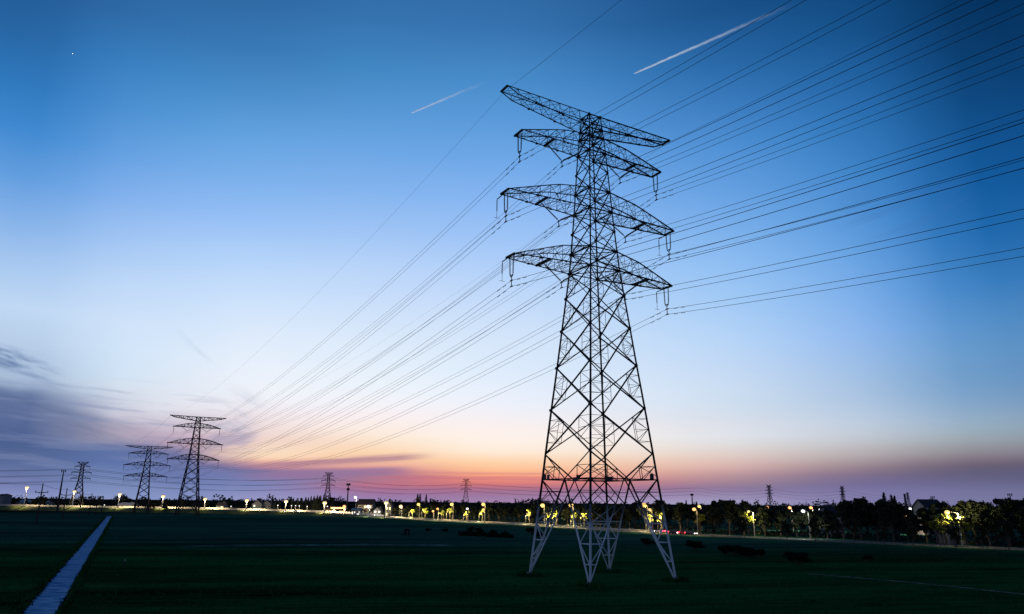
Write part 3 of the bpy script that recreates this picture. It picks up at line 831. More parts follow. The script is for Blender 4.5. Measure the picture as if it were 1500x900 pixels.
# ------------------------------------------------------------------ wooden poles, masts, chimney
def wood_pole(px, ptop, pbase, lab):
    g = gnd(px[1], pbase); tp = at(px[0], ptop, g.y); h = tp.z
    root = thing('utility_pole', lab, 'utility pole', g, R(14), 'wooden poles beside the water channel')
    mb = MB(); mb.tube([(0, 0, -.3), (0, 0, h)], [.34, .22], 7); mb.build('pole', 'wood_pole', root)
    L = h*.15; zc = h*.80
    mb = MB(); mb.bar((-L, 0, zc), (L, 0, zc), .32); mb.bar((-L*.5, 0, zc), (0, 0, zc-h*.06), .12); mb.bar((L*.5, 0, zc), (0, 0, zc-h*.06), .12)
    mb.build('crossarm', 'wood_pole', root)
    for x in (-L*.95, L*.95, 0):
        mb = MB(); z0 = zc+.1 if x else h-.1
        mb.tube([(x, 0, z0), (x, 0, z0+.35), (x, 0, z0+.7)], [.1, .2, .12], 6); mb.build('insulator', 'insulator_glaze', root)
    return g, h
WP = [wood_pole((62, 53), 710, 768, 'tallest dark wooden pole with a crossarm, closest to the viewer'),
      wood_pole((97.5, 91), 716.5, 761.5, 'second dark wooden pole, just before the mobile mast'),
      wood_pole((118, 115.5), 722, 757.6, 'third wooden pole, standing against the slim pylon'),
      wood_pole((132.5, 130), 724, 756, 'fourth and smaller wooden pole past the slim pylon'),
      wood_pole((141, 139.5), 727, 754.6, 'fifth wooden pole, small and partly against the highway'),
      wood_pole((149, 148), 728.5, 753.4, 'last and smallest wooden pole before the channel end')]
pv = None
for i, (g, h) in enumerate(WP):
    if i == 0:
        a = Vector((g.x-60, g.y-150, 19)); nm = 'dark wire sagging from the tallest wooden pole out past the frame edge'
    else:
        a = WP[i-1][0]+Vector((0, 0, WP[i-1][1])); nm = f'dark wire between wooden poles, span number {i} from the tallest pole'
    span([a], [g+Vector((0, 0, h))], .8, nm, 'wires on the wooden poles', .07, False, n=16, name='pole_wire')

def mast(px, py, Y, lab, clusters):
    tp = at(px, py, Y); root = thing('mobile_mast', lab, 'mast', (tp.x, Y, 0), 0)
    h = tp.z; mb = MB(); mb.tube([(0, 0, 0), (0, 0, h*.6), (0, 0, h)], [.9, .6, .35], 8); mb.build('pole', 'weathered_steel', root)
    for (dz, r) in clusters:
        pm = MB(); z = h-dz
        for k in range(6):
            a = k*math.pi/3; pm.box((r*math.cos(a), r*math.sin(a), z), (.5, .5, 2.0), a); pm.bar((0, 0, z), (r*math.cos(a), r*math.sin(a), z), .15)
        pm.build('antenna_cluster', 'weathered_steel', root)
mast(93.5, 689, 600, 'dark mobile phone mast with a round antenna head near the wooden poles', [(.6, 1.5)])
mast(510.5, 709, 720, 'thin mast with two antenna clusters right of the spiky conifers', [(.5, 1.7), (5.0, 1.2)])
mast(1013.5, 724, 700, 'thin mast above the trees behind the red car', [(.6, 1.1)])
mast(1366, 728, 620, 'tiny mast rising behind the dark gabled house', [(.4, 1.4)])
mast(1479, 724, 620, 'tiny mast behind the rightmost tree crowns', [(.5, 1.5)])
tp = at(1325, 725, 640)
root = thing('chimney', 'plain slim chimney sticking up beside the tiny horned pylon', 'chimney', (tp.x, 640, 0))
mb = MB(); mb.tube([(0, 0, 0), (0, 0, tp.z-1), (0, 0, tp.z)], [1.1, .8, .8], 10); mb.build('stack', 'sign_metal', root)
mb = MB(); mb.tube([(0, 0, tp.z), (0, 0, tp.z+.8)], [1.0, 1.0], 10); mb.build('rim', 'sign_metal', root)

# ------------------------------------------------------------------ street lamps
def point(name, loc, power, col, r=.35, parent=None):
    l = bpy.data.lights.new(name, 'POINT'); l.energy = power; l.color = col; l.shadow_soft_size = r
    o = bpy.data.objects.new(name, l); COL.objects.link(o); o.location = loc
    if parent is not None: o.parent = parent
    return o
def spot(name, loc, power, col, cone, aim, parent=None, r=.3):
    l = bpy.data.lights.new(name, 'SPOT'); l.energy = power; l.color = col; l.shadow_soft_size = r
    l.spot_size = R(cone); l.spot_blend = .35
    o = bpy.data.objects.new(name, l); COL.objects.link(o); o.location = loc
    d = Vector(aim); o.rotation_euler = (-d).to_track_quat('Z', 'Y').to_euler()
    if parent is not None: o.parent = parent
    return o
def big_lamp(loc, h, rz, lab, m='lamp_warm', power=15000, col=(1, .78, .45), s=1.0, group='tall lamps along the raised highway'):
    root = thing('street_lamp', lab, 'street lamp', loc, rz, group)
    mb = MB(); mb.tube([(0, 0, -.2), (0, 0, h*.5), (0, 0, h)], [.42*s, .36*s, .28*s], 8); mb.build('pole', 'lamp_pole', root)
    mb = MB(); mb.tube([(-.9*s, 0, h+.2), (0, 0, h-.2), (.9*s, 0, h+.2)], .12*s, 6); mb.build('arm', 'lamp_pole', root)
    for x in (-1, 1):
        hd = MB(); hd.tube([(x*.2*s, 0, h+1.0), (x*.6*s, 0, h+1.12), (x*1.2*s, 0, h+1.05)], [.2*s, .5*s, .25*s], 8); ho = hd.build('lamp_head', 'lamp_pole', root)
        ln = MB(); ln.ball((x*.6*s, 0, h+.1), 1.05*s, 14, 9, .95); ln.build('lens', m, ho, True)
    wd = Matrix.Rotation(-rz, 3, 'Z') @ Vector((.35, .9, -1.15))
    spot('lamp_light', Matrix.Rotation(-rz, 3, 'Z') @ Vector((.75, 1.25, h-1.3*s)), power, col, 140, wd, root)
    point('lamp_fill', Matrix.Rotation(-rz, 3, 'Z') @ Vector((0, -1.1, h-1.6)), power*.03, col, .3, root)  # extra fill light added to brighten the pole
    return root
def small_lamp(loc, h, rz, lab, m='lamp_sodium', power=3000, col=(1, .72, .3), s=1.0, arm=1.6, group='street lamps among the roadside trees', ls=.42, fill=.12, gpos=(-.2, -.9, -1.0)):
    root = thing('street_lamp', lab, 'street lamp', loc, rz, group)
    mb = MB(); mb.tube([(0, 0, -.2), (0, 0, h*.5), (0, 0, h)], [.14*s, .11*s, .08*s], 8); mb.build('pole', 'lamp_pole_dull', root)
    mb = MB(); mb.tube([(0, 0, h-.1), (-arm*.5, 0, h+.25), (-arm, 0, h+.35)], .06*s, 6); mb.build('arm', 'lamp_pole_dull', root)
    hd = MB(); hd.tube([(-arm+.3, 0, h+.4), (-arm-.1, 0, h+.48), (-arm-.7, 0, h+.42)], [.12*s, .26*s, .14*s], 8); ho = hd.build('lamp_head', 'lamp_pole_dull', root)
    ln = MB(); ln.ball((-arm-.2, 0, h+.15), ls*1.35*s, 12, 8, .85); ln.build('lens', m, ho, True)
    spot('lamp_light', (-arm-.2, 0, h-ls*1.3-.25), power*2.4, col, 140, Matrix.Rotation(-rz, 3, 'Z') @ Vector((.1, .55, -1)), root)
    point('lamp_fill', Matrix.Rotation(-rz, 3, 'Z') @ Vector((gpos[0], gpos[1], h+gpos[2])), power*fill, col, .25, root)  # added fill light, brightens the pole and nearby tree crown
    return root
def road_at(px, off):
    """point on the road's side line seen at photo column px"""
    best = None
    for i in range(len(RL)-1):
        for k in range(6):
            p = RL[i].lerp(RL[i+1], k/6); d, n = road_frame(i); q = p+n*off; q.z = max(p.z, 0)+.03
            v = q-Vector((0, 0, CAMH)); f = v.dot(_fwd)
            if f < 1: continue
            X = FOC*v.dot(_rt)/f; Yp = -FOC*v.dot(_up)/f
            xx = 750+X*math.cos(ROLL)-Yp*math.sin(ROLL)
            e = abs(xx-px)
            if best is None or e < best[0]: best = (e, q, d)
    return best[1], math.atan2(best[2].y, best[2].x)
HW = [(35, 714.5, 'westernmost, behind the tallest wooden pole'), (105.5, 720.5, 'beside the mobile mast and slim pylon'), (172.5, 724.5, 'above the far end of the channel'),
      (237, 727.5, 'just before the taller far pylon'), (299.5, 731.5, 'just past the taller far pylon'), (360.5, 733.5, 'standing alone before the first conifers'),
      (418, 735, 'among the first conifers'), (474.5, 737, 'in front of the tallest conifers')]
for px, py, w in HW:
    q, a = road_at(px, -4.9); h = at(px, py, q.y).z-q.z
    big_lamp(q, h, a+R(90)-R(14), f'tall glowing highway lamp {w}', power=38000)
q, a = road_at(565, -4.9); h = at(565, 737.5, q.y).z
big_lamp(q, h, a+R(70), 'tall glowing lamp in front of the lit gabled house', power=24000, s=.9, group='tall lamps by the village')
# lamps in the tree-lined stretch: column, top row, kind
ST = [(614, 739.5, 'under the pair of pointed conifers', 'lamp_sodium', 5.0), (663, 739.5, 'just before the slim pylon in red sky', 'lamp_sodium', 5.0),
      (710, 739.5, 'past the slim pylon in red sky', 'lamp_sodium', 5.0), (798.5, 741, 'seen through the big pylon at its closest edge', 'lamp_sodium', 5.5),
      (840, 741, 'seen through the middle of the big pylon', 'lamp_sodium', 4.5), (949.5, 741, 'inside the far leg of the big pylon', 'lamp_sodium', 5.0)]
for px, py, w, m, off in ST:
    q, a = road_at(px, 3.9); h = at(px, py, q.y).z-q.z
    small_lamp(q, h, a+R(180), f'yellow street lamp {w}', m, 2600, (1, .74, .3), 1.3, ls=.62)
LT = [(641, 746, 760, 'orange paired', 'lamp_orange', 'in front of dark trees past the conifer pair'), (635, 749.5, 760, 'dim orange', 'lamp_orange', 'close beside another orange lamp'), (685, 746, 764, 'white topped', 'lamp_white', 'by a lit bushy tree'),
      (710.5, 747, 766, 'lower', 'lamp_sodium', 'under a taller yellow lamp'), (957, 748, 778, 'brighter lower', 'lamp_orange', 'inside the far leg of the big pylon'), (1021.5, 747, 782, 'warm', 'lamp_orange', 'beside the lit tree after the red car')]
for px, py, yb, ad, m, w in LT:
    q, a = road_at(px, -6.0); h = max(4.5, at(px, py, q.y).z-q.z)
    small_lamp(q, h, a+R(180), f'{ad} street lamp {w}', m, 1500, (1, .7, .35), 1.1, .9, ls=.48)
FAR = [(1026.5, 741.5, 330, 'lamp_sodium', 'tall yellow street lamp topping the lit tree after the red car'), (1126, 743, 330, 'lamp_orange', 'orange lamp at the foot of the closest horned pylon'),
       (1159, 743.5, 330, 'lamp_orange', 'orange lamp above the low trees before the white lamp'), (1190, 743.5, 330, 'lamp_orange', 'orange lamp above the low trees past the white lamp'),
       (1221, 744, 320, 'lamp_orange', 'orange lamp between the unlit house and the dark crowns'), (1335, 745, 400, 'lamp_white', 'small white lamp beside the tiny horned pylon'),
       (1331, 757, 300, 'lamp_orange', 'orange lamp glowing left of the gabled house'), (1203, 746.5, 420, 'lamp_white', 'small white lamp beyond the unlit house'),
       (522, 728.5, 640, 'lamp_white', 'white lamp high beside the thin mast with two clusters'), (506, 742, 560, 'lamp_orange', 'small reddish lamp at the foot of the thin mast'),
       (541, 742, 530, 'lamp_white', 'white lamp over the market stalls by the thin mast'), (589, 742, 520, 'lamp_warm', 'white lamp between the lit house and the conifer pair')]
for px, py, Y, m, lab in FAR:
    tp = at(px, py, Y)
    small_lamp((tp.x, Y, 0), tp.z-.3, R(15), lab, m, 1800, (1, .75, .5) if m != 'lamp_white' else (.95, .97, 1), 1.2, .6, 'lamps standing behind the roadside trees', .46 if Y < 450 else .8)
q, a = road_at(1187, 4.2)
small_lamp(q, at(1187, 750, q.y).z, a+R(160), 'white street lamp on a bent arm, alone between dark trees', 'lamp_white', 1900, (.95, 1, .85), 1.25, 1.9, ls=.40)
q, a = road_at(1410, 6.2)
small_lamp(q, at(1406, 752, q.y).z, a+R(180), 'brightest street lamp with its arm inside a yellow-lit tree', 'lamp_sodium', 2600, (1, .86, .35), 1.3, 2.6, ls=.40, fill=2.4)
q, a = road_at(1104.5, 6.2)
small_lamp(q, at(1104.5, 750.5, q.y).z, a+R(180), 'street lamp wrapped in an arc of yellow-green leaves', 'lamp_sodium', 1500, (1, .88, .35), 1.1, 1.6, ls=.28, fill=1.8)
# village lights west of the conifers
for px, py, lab in ((287, 741.5, 'small white globe lamp at the feet of the taller far pylon'), (303, 744.5, 'dim white globe lamp right of the taller far pylon'), (338.5, 742, 'white globe lamp between two tall highway lamps'),
                    (407, 740.5, 'white globe lamp left of the conifer row'), (427, 741, 'white globe lamp beside the first conifers'), (433, 741, 'white globe lamp, one of a close pair by the conifers'),
                    (438.5, 741.5, 'white globe lamp on a thin post before the conifers'), (450, 742, 'faint white globe lamp in front of the conifers'), (479.5, 742, 'faint white globe lamp past the conifers'),
                    (153, 740, 'small white globe lamp before the channel end')):
    q, a = road_at(px, 24); tp = at(px, py, q.y)
    root = thing('globe_lamp', lab, 'globe lamp', (tp.x, q.y, 0), 0, 'small globe lamps beyond the highway')
    mb = MB(); mb.tube([(0, 0, 0), (0, 0, tp.z-.5)], .12, 6); mb.build('pole', 'lamp_pole', root)
    mb = MB(); mb.ball((0, 0, tp.z), .42, 8, 6); mb.build('globe', 'lamp_white', root, True)

# ------------------------------------------------------------------ houses and sheds
def house(px0, px1, Y, h, depth, lab, roof='roof_tile', wall='wall_pale', gable='side', lit=(), rows=2, nwin=3, roofh=None, rz=0.0, cat='house'):
    a, c = at(px0, 740, Y), at(px1, 740, Y); w = c.x-a.x
    root = thing('house', lab, cat, ((a.x+c.x)/2, Y, 0), rz)
    rh = roofh if roofh is not None else h*.45
    mb = MB(); mb.box((0, 0, h/2), (w, depth, h))
    if gable == 'front':
        mb.add([(-w/2, -depth/2, h), (w/2, -depth/2, h), (0, -depth/2, h+rh), (-w/2, depth/2, h), (w/2, depth/2, h), (0, depth/2, h+rh)], [(0, 1, 2), (4, 3, 5)])
    else:
        mb.add([(-w/2, -depth/2, h), (-w/2, depth/2, h), (-w/2, 0, h+rh), (w/2, -depth/2, h), (w/2, depth/2, h), (w/2, 0, h+rh)], [(1, 0, 2), (3, 4, 5)])
    mb.build('wall', wall, root)
    rf = MB(); e = .5; t = .25
    if gable == 'front':
        for s in (-1, 1):
            x1 = s*(w/2+e); z1 = h-rh*e/(w/2)
            y0, y1 = -depth/2-e, depth/2+e
            p = [(0, y0, h+rh+.02), (x1, y0, z1), (x1, y1, z1), (0, y1, h+rh+.02)]
            rf.add(p+[(x, y, z+t) for x, y, z in p], [(0, 1, 2, 3), (7, 6, 5, 4), (0, 4, 5, 1), (1, 5, 6, 2), (2, 6, 7, 3), (3, 7, 4, 0)])
    else:
        for s in (-1, 1):
            y1 = s*(depth/2+e); z1 = h-rh*e/(depth/2)
            x0, x1 = -w/2-e, w/2+e
            p = [(x0, 0, h+rh+.02), (x1, 0, h+rh+.02), (x1, y1, z1), (x0, y1, z1)]
            rf.add(p+[(x, y, z+t) for x, y, z in p], [(0, 1, 2, 3), (7, 6, 5, 4), (0, 4, 5, 1), (1, 5, 6, 2), (2, 6, 7, 3), (3, 7, 4, 0)])
    ro = rf.build('roof', roof, root)
    if h > 4:
        mb = MB(); mb.box((w*.22, 0 if gable == 'side' else depth*.2, h+rh*.9), (.8, .8, 1.6)); mb.build('chimney', wall, ro)
    k = 0; yf = -depth/2
    for r in range(rows):
        zc = h*(r+.55)/rows
        for i in range(nwin):
            x = -w/2+w*(i+.5)/nwin; ww, wh = min(1.5, w/nwin*.55), h/rows*.45
            if r == 0 and i == nwin//2:
                mb = MB(); mb.box((x, yf-.04, 1.1), (1.1, .1, 2.2)); mb.build('door', 'wood_pole', root); k += 1; continue
            fr = MB()
            for dx, dz, sx, sz in ((0, wh/2, ww+.2, .12), (0, -wh/2, ww+.2, .12), (-ww/2, 0, .12, wh), (ww/2, 0, .12, wh)):
                fr.box((x+dx, yf-.05, zc+dz), (sx, .14, sz))
            wo_ = fr.build('window', 'frame_white', root)
            pn = MB(); pn.box((x, yf-.03, zc), (ww-.1, .06, wh-.1))
            pn.build('pane', lit[k] if k < len(lit) and lit[k] else 'glass_dark', wo_); k += 1
    return root
WW, WH = 'window_warm', 'window_white'
house(0, 9, 760, 13, 14, 'dark flat block at the very edge beyond the highway', 'roof_tile', 'wall_grey', 'side', (), 3, 2, 1.5, cat='building')
house(32, 50, 800, 6.3, 16, 'long low shed with a pale metal roof behind the westernmost lamp', 'roof_metal', 'wall_grey', 'side', (), 1, 4, 2.4, cat='shed')
house(57, 72, 790, 5.8, 16, 'low shed with a pale metal roof left of the mobile mast', 'roof_metal', 'wall_grey', 'side', (), 1, 3, 2.2, cat='shed')
house(178, 199, 700, 5.5, 12, 'white lit building beyond the highway left of the shorter far pylon', 'roof_metal', 'wall_pale', 'side', (WH, None, WH), 1, 4, 2, cat='building')
house(320, 331, 660, 6.0, 9, 'small house with a warm lit window between two highway lamps', 'roof_tile', 'wall_grey', 'side', (WW, None, None, WW), 2, 2)
house(372, 386, 690, 7.5, 10, 'grey gabled house with one bright white window before the conifers', 'roof_tile', 'wall_grey', 'front', (None, None, WH, None), 2, 2)
house(386, 400, 695, 7.2, 10, 'grey gabled house without lit windows before the conifers', 'roof_tile', 'wall_grey', 'front', (), 2, 2)
house(478, 492, 600, 4.2, 9, 'low lit shop right of the tallest conifers', 'roof_tile', 'wall_pale', 'side', (WW, WW, WW), 1, 3, cat='shop')
house(517, 530, 560, 4.4, 8, 'row of brightly lit stalls under a low pale roof', 'roof_metal', 'wall_pale', 'side', (WH, WH, WH, WH), 1, 4, 1.2, cat='shop')
house(526, 548, 600, 8.5, 11, 'broad hip roofed house with lit upper windows behind the stalls', 'roof_tile', 'wall_pale', 'side', (None, None, None, None, WW, WW), 2, 3)
house(549, 560, 545, 4.6, 8, 'bright white fronted house left of the tall lamp', 'roof_tile', 'wall_pale', 'front', (WH, WH, WH, WH), 2, 2)
house(566, 575, 542, 7.8, 9, 'gabled house with one tall lit window beside the tall lamp', 'roof_tile', 'wall_pale', 'front', (WW, None, WW, WW), 2, 2)
house(1205, 1226, 285, 7.4, 9, 'unlit pale house with upper windows behind the white street lamp', 'roof_tile', 'wall_pale', 'side', (), 2, 3)
house(1346, 1372, 300, 10.8, 9, 'dark gabled house rising above the trees near the brightest lamp', 'roof_tile', 'wall_grey', 'side', (), 3, 3, 2.6)
house(1374, 1398, 232, 4.6, 7, 'low green-lit shed behind the brightest street lamp', 'roof_metal', 'wall_pale', 'side', (), 1, 3, 1.2, cat='shed')
# petrol station canopy, glowing orange
c = at(497, 745, 585)
root = thing('filling_station', 'orange glowing filling station canopy at the bend of the road', 'filling station', (c.x, 585, 0))
mb = MB(); mb.box((0, 0, 5.6), (11, 8, .8)); mb.build('canopy', 'pale_concrete', root)
mb = MB(); mb.box((0, 0, 5.12), (10, 7, .14)); mb.build('light_panel', 'lamp_orange', root)
mb = MB(); mb.box((0, -4.06, 5.6), (11.2, .14, 1.1)); mb.build('fascia', 'lamp_orange', root)
for x in (-4, 4):
    mb = MB(); mb.box((x, 0, 2.5), (.5, .5, 5)); mb.build('column', 'pale_concrete', root)
    mb = MB(); mb.box((x*.5, 0, .8), (.8, .6, 1.6)); mb.box((x*.5, 0, 1.75), (.9, .5, .3)); mb.build('pump', 'car_red', root)
point('station_light', (0, -3, 4.4), 30000, (1, .6, .22), 1.0, root)
# small pump hut in the field
c = gnd(596, 784)
root = thing('pump_hut', 'small dark square hut alone in the field', 'hut', c, R(8))
mb = MB(); mb.box((0, 0, 1.05), (1.7, 1.6, 2.1)); mb.build('wall', 'mud', root)
mb = MB(); mb.box((0, 0, 2.18), (2.0, 1.9, .14)); mb.build('roof', 'roof_tile', root)
mb = MB(); mb.box((.1, -.82, .9), (.7, .06, 1.7)); mb.build('door', 'sign_metal', root)
# marker post in the dark field
c = gnd(181.5, 829)
root = thing('marker_post', 'tiny pale marker post in the dark field right of the channel', 'post', c)
mb = MB(); mb.tube([(0, 0, 0), (.05, 0, 1.1)], .06, 6); mb.build('post', 'wood_pole', root)
mb = MB(); mb.box((.05, 0, .9), (.16, .05, .35), .4); mb.build('reflector', 'frame_white', root)

# ------------------------------------------------------------------ cars
def car(paint, lab, loc, rz, tail=True, group='cars on the tree-lined road'):
    root = thing('parked_car' if tail else 'oncoming_car', lab, 'car', loc, rz, group)
    def loft(secs, name, m):
        mb = MB(); n = len(secs[0])
        for s in secs: mb.v += [tuple(p) for p in s]
        for i in range(len(secs)-1):
            for k in range(n): mb.f.append((i*n+k, i*n+(k+1) % n, (i+1)*n+(k+1) % n, (i+1)*n+k))
        mb.f.append(tuple(range(n-1, -1, -1))); mb.f.append(tuple((len(secs)-1)*n+k for k in range(n)))
        return mb.build(name, m, root)
    def sec(x, w, z0, z1): return [(x, -w, z0), (x, w, z0), (x, w*1.02, (z0+z1)/2), (x, w*.92, z1), (x, -w*.92, z1), (x, -w*1.02, (z0+z1)/2)]
    loft([sec(-2.15, .78, .42, .78), sec(-1.9, .86, .3, .92), sec(-.9, .88, .28, .95), (sec(.9, .88, .28, .93)), sec(1.7, .86, .3, .88), sec(2.15, .74, .4, .68)], 'body', paint)
    loft([sec(-1.75, .74, .92, .96), sec(-1.1, .68, .92, 1.42), sec(.1, .68, .92, 1.45), sec(1.0, .74, .9, .95)], 'cabin', 'glass_dark')
    for x in (-1.35, 1.35):
        for y in (-.82, .82):
            mb = MB(); mb.tube([(x, y-.1, .33), (x, y+.1, .33)], .33, 12); w = mb.build('wheel', 'tyre', root)
    for y in (-.6, .6):
        mb = MB(); mb.box((-2.13, y, .78), (.14, .58, .38)); mb.build('tail_light', 'tail_red' if tail else 'car_red', root)
        mb = MB(); mb.box((2.08, y, .62), (.16, .36, .18)); mb.build('headlight', 'head_white', root)
    return root
def traffic(px, off, paint, lab, toward, tail=True, group='cars on the tree-lined road', extra=0.0):
    q, a = road_at(px, off); q.z += .02
    a = a if math.cos(a) > 0 else a+math.pi      # heading to the right of the view, towards the viewer
    o = car(paint, lab, q, a if toward else a+math.pi, tail, group)
    return o
o1 = traffic(1003, -2.4, 'car_red', 'red car with glowing tail lights standing beside the far leg of the pylon', True)
o6 = traffic(1014, -2.4, 'car_dark', 'dark car with glowing tail lights just ahead of the red car', True)
o2 = traffic(986, -2.4, 'car_dark', 'dark car with glowing tail lights just behind the red car', True)
for o in (o1, o2, o6): point('tail_glow', (-3.4, 0, .8), 420, (1, .03, .05), .3, o)
o3 = traffic(965, 2.4, 'car_silver', 'silver car with lit headlights seen through the far pylon leg', False)
o4 = traffic(433, -2.4, 'car_silver', 'car with dazzling white headlights on the raised highway by the conifers', True, False, 'cars on the raised highway')
o5 = traffic(522, -1.5, 'car_silver', 'pale car with headlights at the bend by the filling station', True, False, 'cars on the raised highway')

# ------------------------------------------------------------------ trees
def leafquads(mb, rd, centres, n, size):
    for _ in range(n):
        c, r = centres[rd.randrange(len(centres))]
        while True:
            v = Vector((rd.uniform(-1, 1), rd.uniform(-1, 1), rd.uniform(-1, 1)))
            if .2 < v.length < 1: break
        p = c+Vector((v.x*r[0], v.y*r[1], v.z*r[2]))*(.55+.45*rd.random())
        s = size*(.6+.8*rd.random())
        a = Vector((rd.gauss(0, 1), rd.gauss(0, 1), rd.gauss(0, .7))).normalized(); bb = a.orthogonal().normalized()
        bb = Matrix.Rotation(rd.random()*6.28, 3, a) @ bb
        mb.add([p-a*s*.6, p+bb*s*.45+a*s*.1, p+a*s*.7, p-bb*s*.4], [(0, 1, 2, 3)])
def broadleaf(seed, H=12.0, spread=5.0, trunk=.22, nblob=20, nleaf=2100, leaf='leaf_dark', size=.62, flat=1.0):
    rd = random.Random(seed)
    root = thing('broadleaf_tree', 'x', 'tree')
    tk = MB(); th = H*trunk; lean = rd.uniform(-.3, .3)
    tk.tube([(0, 0, -.2), (lean*.3, 0, th*.6), (lean, .1, th), (lean*1.3, .2, H*.62)], [.30, .23, .19, .08], 7)
    cs = []
    for k in range(nblob):
        a = rd.uniform(0, 6.283); rr = spread*math.sqrt(rd.random())*.72; z = th+(H-th)*(.14+.80*rd.random()**.8)
        env = math.sqrt(max(0.05, 1-((z-th)/(H-th)*1.0-.42)**2/.42)); rr *= env
        r = spread*rd.uniform(.20, .36)
        cs.append((Vector((lean+rr*math.cos(a), rr*math.sin(a), min(z, H-r*.75))), (r, r, r*.78*flat)))
    for c, r in cs[:9]:
        tk.tube([(lean, .1, th*rd.uniform(.8, 1.3)), Vector((lean, 0, th)).lerp(c, .55)+Vector((0, 0, .3)), c], [.12, .07, .03], 5)
    tk.build('trunk', 'bark', root)
    cr = MB(); leafquads(cr, rd, cs, nleaf, size); cr.build('crown', leaf, root)
    return root
def conifer(seed, H=14.0, rad=1.9, nleaf=1100):
    rd = random.Random(seed); root = thing('conifer_tree', 'x', 'tree')
    tk = MB(); tk.tube([(0, 0, -.2), (0, 0, H*.5), (0, 0, H*.98)], [.26, .16, .03], 6)
    cr = MB()
    for k in range(46):
        z = H*(.14+.84*k/46); r = rad*(1-k/46)**.8*(.75+.5*rd.random())+.12; a = rd.uniform(0, 6.28)
        e = Vector((r*math.cos(a), r*math.sin(a), z+r*.45)); tk.bar((0, 0, z-.2), e, .06, .03)
    for _ in range(nleaf):
        t = rd.random()**.85; z = H*(.12+.88*t); r = (rad*(1-t)**.85+.1)*math.sqrt(rd.random()); a = rd.uniform(0, 6.28)
        p = Vector((r*math.cos(a), r*math.sin(a), z)); s = .42*(.6+.8*rd.random())
        u = Vector((math.cos(a)*.5+rd.gauss(0, .3), math.sin(a)*.5+rd.gauss(0, .3), .8)).normalized(); v = u.orthogonal().normalized()
        cr.add([p-u*s*.7, p+v*s*.3, p+u*s*.8, p-v*s*.3], [(0, 1, 2, 3)])
    tk.build('trunk', 'bark', root); cr.build('crown', 'needle', root)
    return root
def bush(seed, n=420):
    rd = random.Random(seed); root = thing('bush', 'x', 'bush')
    st = MB(); cs = []
    for k in range(7):
        a = rd.uniform(0, 6.28); r = rd.uniform(.2, 1.0); c = Vector((r*math.cos(a), r*math.sin(a), rd.uniform(.55, 1.25)))
        st.tube([(0, 0, -.1), c*.6, c], [.05, .035, .02], 5); cs.append((c, (.65, .65, .5)))
    st.build('stem', 'bark', root)
    cr = MB(); leafquads(cr, rd, cs, n, .26); cr.build('foliage', 'bush_leaf', root)
    return root
B_PROTO = [broadleaf(11+i, 12, [5.2, 4.4, 5.8, 4.0, 5.0][i], [.24, .2, .28, .22, .18][i], [20, 17, 24, 15, 22][i]) for i in range(5)]
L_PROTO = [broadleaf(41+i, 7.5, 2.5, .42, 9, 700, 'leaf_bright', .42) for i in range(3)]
C_PROTO = [conifer(71+i, 14, [1.9, 1.6, 2.3][i]) for i in range(3)]
U_PROTO = [bush(91+i) for i in range(2)]
used = set()
rnd = random.Random(5)
def plant(protos, k, loc, scale, label, group, kind_h=None):
    p = protos[k % len(protos)]
    if p.name not in used:
        used.add(p.name); o = p
    else: o = dup(p, loc)
    o.location = loc; o.rotation_euler = (0, 0, rnd.uniform(0, 6.28)); o.scale = scale
    o['label'] = label; o['group'] = group
    return o
# roofline of the roadside wood in the photograph: column -> top row
PROF = [(575, 742), (600, 741), (640, 739), (680, 741), (720, 740), (760, 740), (800, 738.5), (830, 741), (860, 739), (900, 741), (918, 737), (935, 736), (950, 742), (965, 734), (985, 732), (1005, 738), (1020, 745),
        (1040, 745), (1052, 732), (1068, 731), (1085, 734), (1105, 735), (1118, 742), (1130, 747), (1160, 746), (1190, 748), (1215, 749), (1228, 741), (1240, 736), (1256, 731), (1270, 731), (1290, 729), (1306, 731), (1316, 740), (1335, 747),
        (1355, 748), (1380, 737), (1400, 733), (1425, 733), (1445, 736), (1458, 734), (1480, 731), (1500, 732), (1540, 731)]
PX = [q[0] for q in PROF]; PY = [q[1]-1.6 for q in PROF]
SEG = [(0, 650, 'dark broadleaf tree between the lit village and the conifer pair'), (650, 760, 'dark broadleaf tree behind the yellow lamps left of the big pylon'), (760, 905, 'dark broadleaf tree seen behind the big pylon'),
       (905, 1000, 'dark rounded tree behind the far leg of the big pylon'), (1000, 1048, 'dark low tree near the red car'), (1048, 1122, 'dark dense tree in the tall clump around the leaf-wrapped lamp'),
       (1122, 1226, 'dark low tree around the white street lamp'), (1226, 1318, 'dark tall tree in the highest clump beside the unlit house'), (1318, 1376, 'dark low tree in front of the gabled house'),
       (1376, 1452, 'dark tree around the brightest street lamp'), (1452, 2000, 'dark tree at the eastern end of the roadside row')]
def seg(px):
    for a, c, l in SEG:
        if a <= px < c: return l
px = 578; k = 0
while px < 1545:
    for row, off in ((0, 13), (1, 26)):
        x = px+rnd.uniform(-4, 4)+(9 if row else 0); q, a = road_at(x, off+rnd.uniform(-2, 3))
        top = float(np.interp(x, PX, PY))+(rnd.uniform(-.5, 2.5) if row == 0 else rnd.uniform(0, 3))
        h = at(x, top, q.y).z
        if h < 3: continue
        sx = h/12*rnd.uniform(.85, 1.1)
        if h > 11: sx *= .95
        plant(B_PROTO, k, (q.x, q.y, 0), (sx, sx, h/12), seg(x), 'roadside trees '+seg(x).split('tree', 1)[1].strip()); k += 1
    px += 17 if px < 900 else 24
